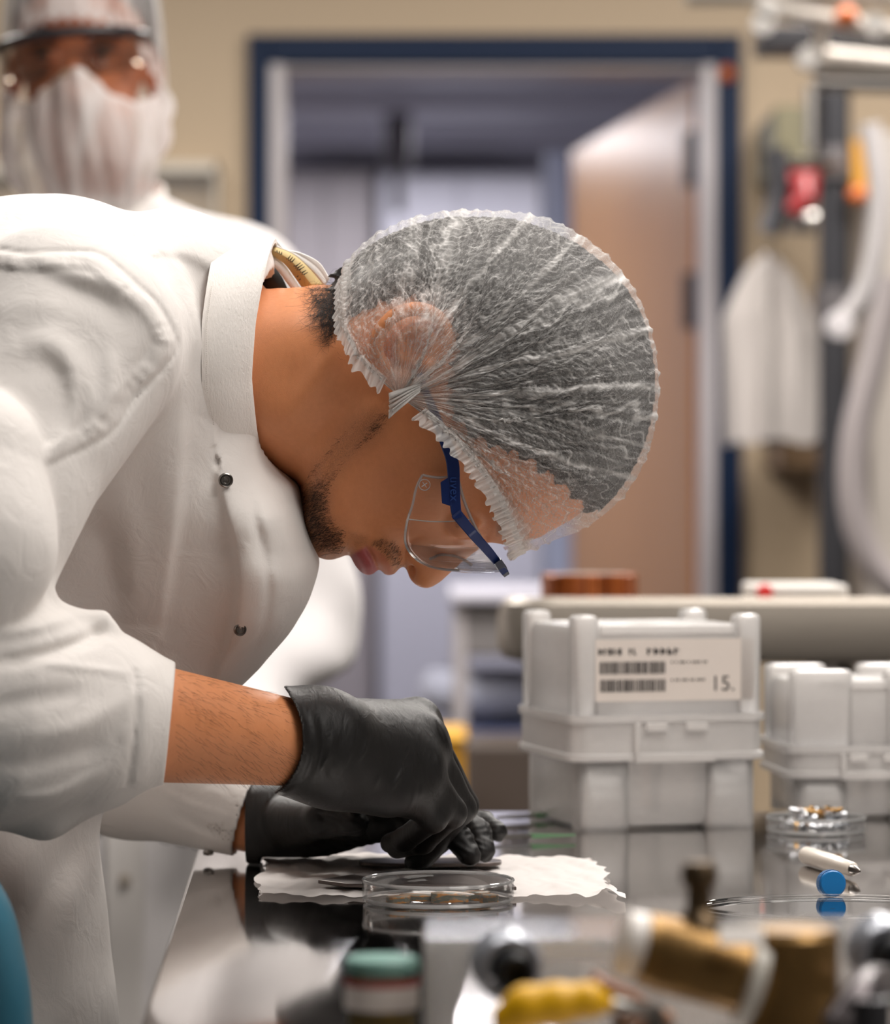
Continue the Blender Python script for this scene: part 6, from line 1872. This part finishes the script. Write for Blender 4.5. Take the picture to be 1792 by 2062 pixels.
def net_fn(u, v):
    az = 2*np.pi*u                                   # 0 = facing the camera
    fr_ = .5 + .5*np.cos(az)
    z0 = ez + .040*fr_ - .055*(1 - fr_) - .035*np.exp(-((np.abs(np.sin(az)) - 1)/.25)**2) + .004*np.sin(az*40)
    top = ez + .178
    th = v*np.pi/2
    z = z0 + (top - z0)*np.sin(th)
    r = np.cos(th)**.55
    fold = 1 + (.018*np.sin(az*17 + 2*v) + .012*np.sin(az*41 + 3*v))*np.sin(np.pi*np.minimum(v*.9 + .05, 1))
    rx, ry = .096*fold, .122*fold
    return np.stack([cx + rx*r*np.sin(az), D6 + .022 - ry*r*np.cos(az), z], -1)
def net_d(u, v):
    az = 2*np.pi*u; f0 = np.minimum(az, 2*np.pi - az)
    d = .95*np.exp(-(v/.05)**2) + .9*np.exp(-((f0/.36)**2 + ((v - .10)/.13)**2))
    d += .75*np.clip(np.sin(az*9 + 3.0*v + 1.2*np.sin(v*7)), 0, 1)**5 + .45*np.clip(np.sin(az*23 - 2*v), 0, 1)**4 + .2*np.sin(az*60 + v*9)**2
    return d
shell('hair_net', 260, 80, net_fn, net_d, P2, M_sh2)
def mask_fn(u, v):
    a = (u - .5)*2*1.75                              # wraps from ear to ear
    c = np.cos(a)
    ztop = ez - .050 + .034*np.exp(-(a/.42)**2) + .030*np.clip((np.abs(a) - .9)/.85, 0, 1)
    zbot = ez - .168 + .085*np.clip((np.abs(a) - .8)/.95, 0, 1)**1.2
    z = ztop + (zbot - ztop)*v
    bul = .016*np.sin(np.pi*v) + .030*np.exp(-(a/.38)**2)*np.exp(-((v - .18)/.32)**2)
    fold = .0045*np.sin(a*11 + 3*v) + .003*np.sin(a*23 - 4*v)
    rx = .084 + .012*np.sin(np.pi*v)**.7 + fold; ry = .102 + bul + fold - .020*sstep(.6, 1, v)
    return np.stack([cx + .004 + rx*np.sin(a), D6 + .012 - ry*np.clip(c, -1, 1), z], -1)
def mask_d(u, v):
    a = (u - .5)*3.5
    d = .35 + .6*np.exp(-(v/.05)**2) + .6*np.exp(-((1-v)/.08)**2) + .55*np.clip(np.sin(a*8 + 4*(v-.3)*np.sign(a)), 0, 1)**3
    return d + .3*np.clip(np.sin(a*17 - 5*v), 0, 1)**4 + .35*sstep(.7, 1.3, np.abs(a))
shell('beard_cover', 160, 70, mask_fn, mask_d, P2)
# glasses of the masked person
g2 = thing('safety_glasses', 'dark framed safety glasses worn by the masked person behind', 'glasses', (cx, D6 - .11, ez))
tilt = .10
def gp(a, dz, r=0): return Vector((cx - .005 + (.083 + r)*math.sin(a), D6 + .010 - (.122 + r)*math.cos(a)**.6, ez + .010 + dz + tilt*.083*math.sin(a)))
als = np.linspace(-1.35, 1.35, 41)
MB().grid([[gp(a, .012 + .0035*math.cos(a)), gp(a, .000), gp(a, -.018), gp(a, -.034*math.cos(a)**.4 - .004)] for a in als]).build('lens', clear_plastic('tinted lens', (.94, .88, .80), .35, .02, 1.4), g2, solid=.0016)
MB().tube([gp(a, .008 + .0035*math.cos(a), .004) for a in als], .0062, 12).build('brow_bar', simple('dark frame', (48, 44, 48), .3), g2)
for s in (-1, 1):
    MB().tube([gp(s*1.35, .013, .002), Vector((cx + s*.090, D6 + .02, ez + .012 + s*.006)), Vector((cx + s*.088, D6 + .07, ez - .005))], .003, 10).build('side_arm', simple('dark frame', (48, 44, 48), .3), g2)
# coat
cv = Vol((cx - .36, D6 - .34, .46), (cx + .42, D6 + .24, 1.53), .0065)
cv.chain([(NX, D6 + .03, 1.36), (NX, D6 + .01, 1.10), (NX, D6 + .01, .50)], [.140, .150, .180], .05, 1.0)
for a_, b_, c_ in SHX:
    cv.add(cv.cone((NX, D6 + .03, 1.450), tuple(a_ + Vector((0, 0, .01))), .055, .072), .05)
    cv.chain([tuple(a_), tuple(b_), tuple(c_)], [.080, .064, .046], .02, base_k=.03)
XW, YW, ZW = cv.X, cv.Y, cv.Z
cv.f = cv.f + (.006*np.sin(XW*55 + 4*np.sin(ZW*6))*sstep(1.15, .9, ZW)).astype(np.float32) + (.004*np.sin(ZW*60 + XW*30)*np.abs(np.sin(XW*9))).astype(np.float32)
cv.cut(cv.cone((NX - .01, D6 - .02, 1.50), (cx, D6 - .02, 1.60), .052, .07), .01)
cv.f = np.maximum(cv.f, np.float32(.475) - cv.Z)
co2, V2 = cv.mesh('lab_coat', cloth_mat('second coat cotton', (234, 230, 230)), P2)
rows = []
for z in np.linspace(.49, 1.40, 36):
    row = []
    for k in range(9):
        x = P(250, 0, D6 - .16).x - .021 + .042*k/8
        m = (np.abs(V2[:, 2] - z) < .012) & (np.abs(V2[:, 0] - x) < .012)
        y = V2[m][:, 1].min() if m.any() else D6 - .15
        row.append(Vector((x, y - .004, z)))
    rows.append(row)
pk = MB().grid(rows).build('placket', M_coat, co2, solid=.004)
for z in (.74, .86, .98):
    MB().lathe([(0, .002), (.006, .002), (.007, 0), (0, 0)], frame_to((P(250, 0, D6 - .17).x, min(r[4].y for r in rows if abs(r[4].z - z) < .05) - .003, z), (0, -1, 0)), 20).build('snap', simple('pale snap', (190, 180, 168), .4), pk)
cl2 = []
for k in range(49):
    a_ = 2*math.pi*k/48
    cl2.append((a_, Vector((NX - .005 + .070*math.sin(a_), D6 + .02 - .068*math.cos(a_), 1.475 + .018*math.cos(a_ + math.pi)))))
MB().grid([[p + Vector((0, 0, -.02)) for _, p in cl2], [Vector((p.x*.94 + NX*.06, p.y, p.z + .02)) for _, p in cl2], [Vector((p.x*.9 + NX*.1, p.y*.9 + (D6 + .02)*.1, p.z + .042)) for _, p in cl2]]).build('collar', M_collar, co2, solid=.004)
for s in (-1, 1):
    MB().lathe([(0, .004), (.075, .004), (.07, .05), (.045, .06), (0, .06)], Matrix.Translation((NX + s*.1, D6 - .0, 0)) @ Matrix.Diagonal((.62, 1.5, 1, 1)), 28).build('shoe', M_black, P2)
tv2 = Vol((NX - .24, D6 - .16, .05), (NX + .24, D6 + .2, .98), .010)
for s in (-1, 1):
    tv2.chain([(NX + s*.085, D6 + .02, .93), (NX + s*.10, D6 + .02, .5), (NX + s*.10, D6 + .03, .09)], [.115, .085, .066], .03, base_k=.03)
tv2.mesh('trousers', simple('dark trousers', (48, 50, 62), .8, var=.1), P2)
# the masked person's own gloved hands, resting at the waist
for (a_, b_, c_), s in zip(SHX, (1, -1)):
    d_ = (c_ - b_).normalized(); w_ = c_ + d_*.03
    hv3 = Vol(w_ - Vector((.16, .2, .14)), w_ + Vector((.16, .06, .12)), .004)
    side = d_.cross(Vector((0, 0, 1))).normalized()
    hv3.chain([tuple(w_), tuple(w_ + d_*.045)], [.030, .032], .01)
    for k in range(4):
        o_ = side*(k - 1.5)*.018
        k0 = w_ + d_*.05 + o_; k1 = k0 + d_*.045 + Vector((0, 0, -.012)); k2 = k1 + d_*.022 + Vector((0, 0, -.026 + .003*k))
        hv3.chain([tuple(k0), tuple(k1), tuple(k2)], [.011, .0095, .008], .003, base_k=.006)
    t0 = w_ + side*s*-.03
    hv3.chain([tuple(t0), tuple(t0 + d_*.035 + side*s*-.014), tuple(t0 + d_*.062 + side*s*-.004)], [.015, .011, .009], .004, base_k=.008)
    hv3.mesh('glove', M_glove, P2)
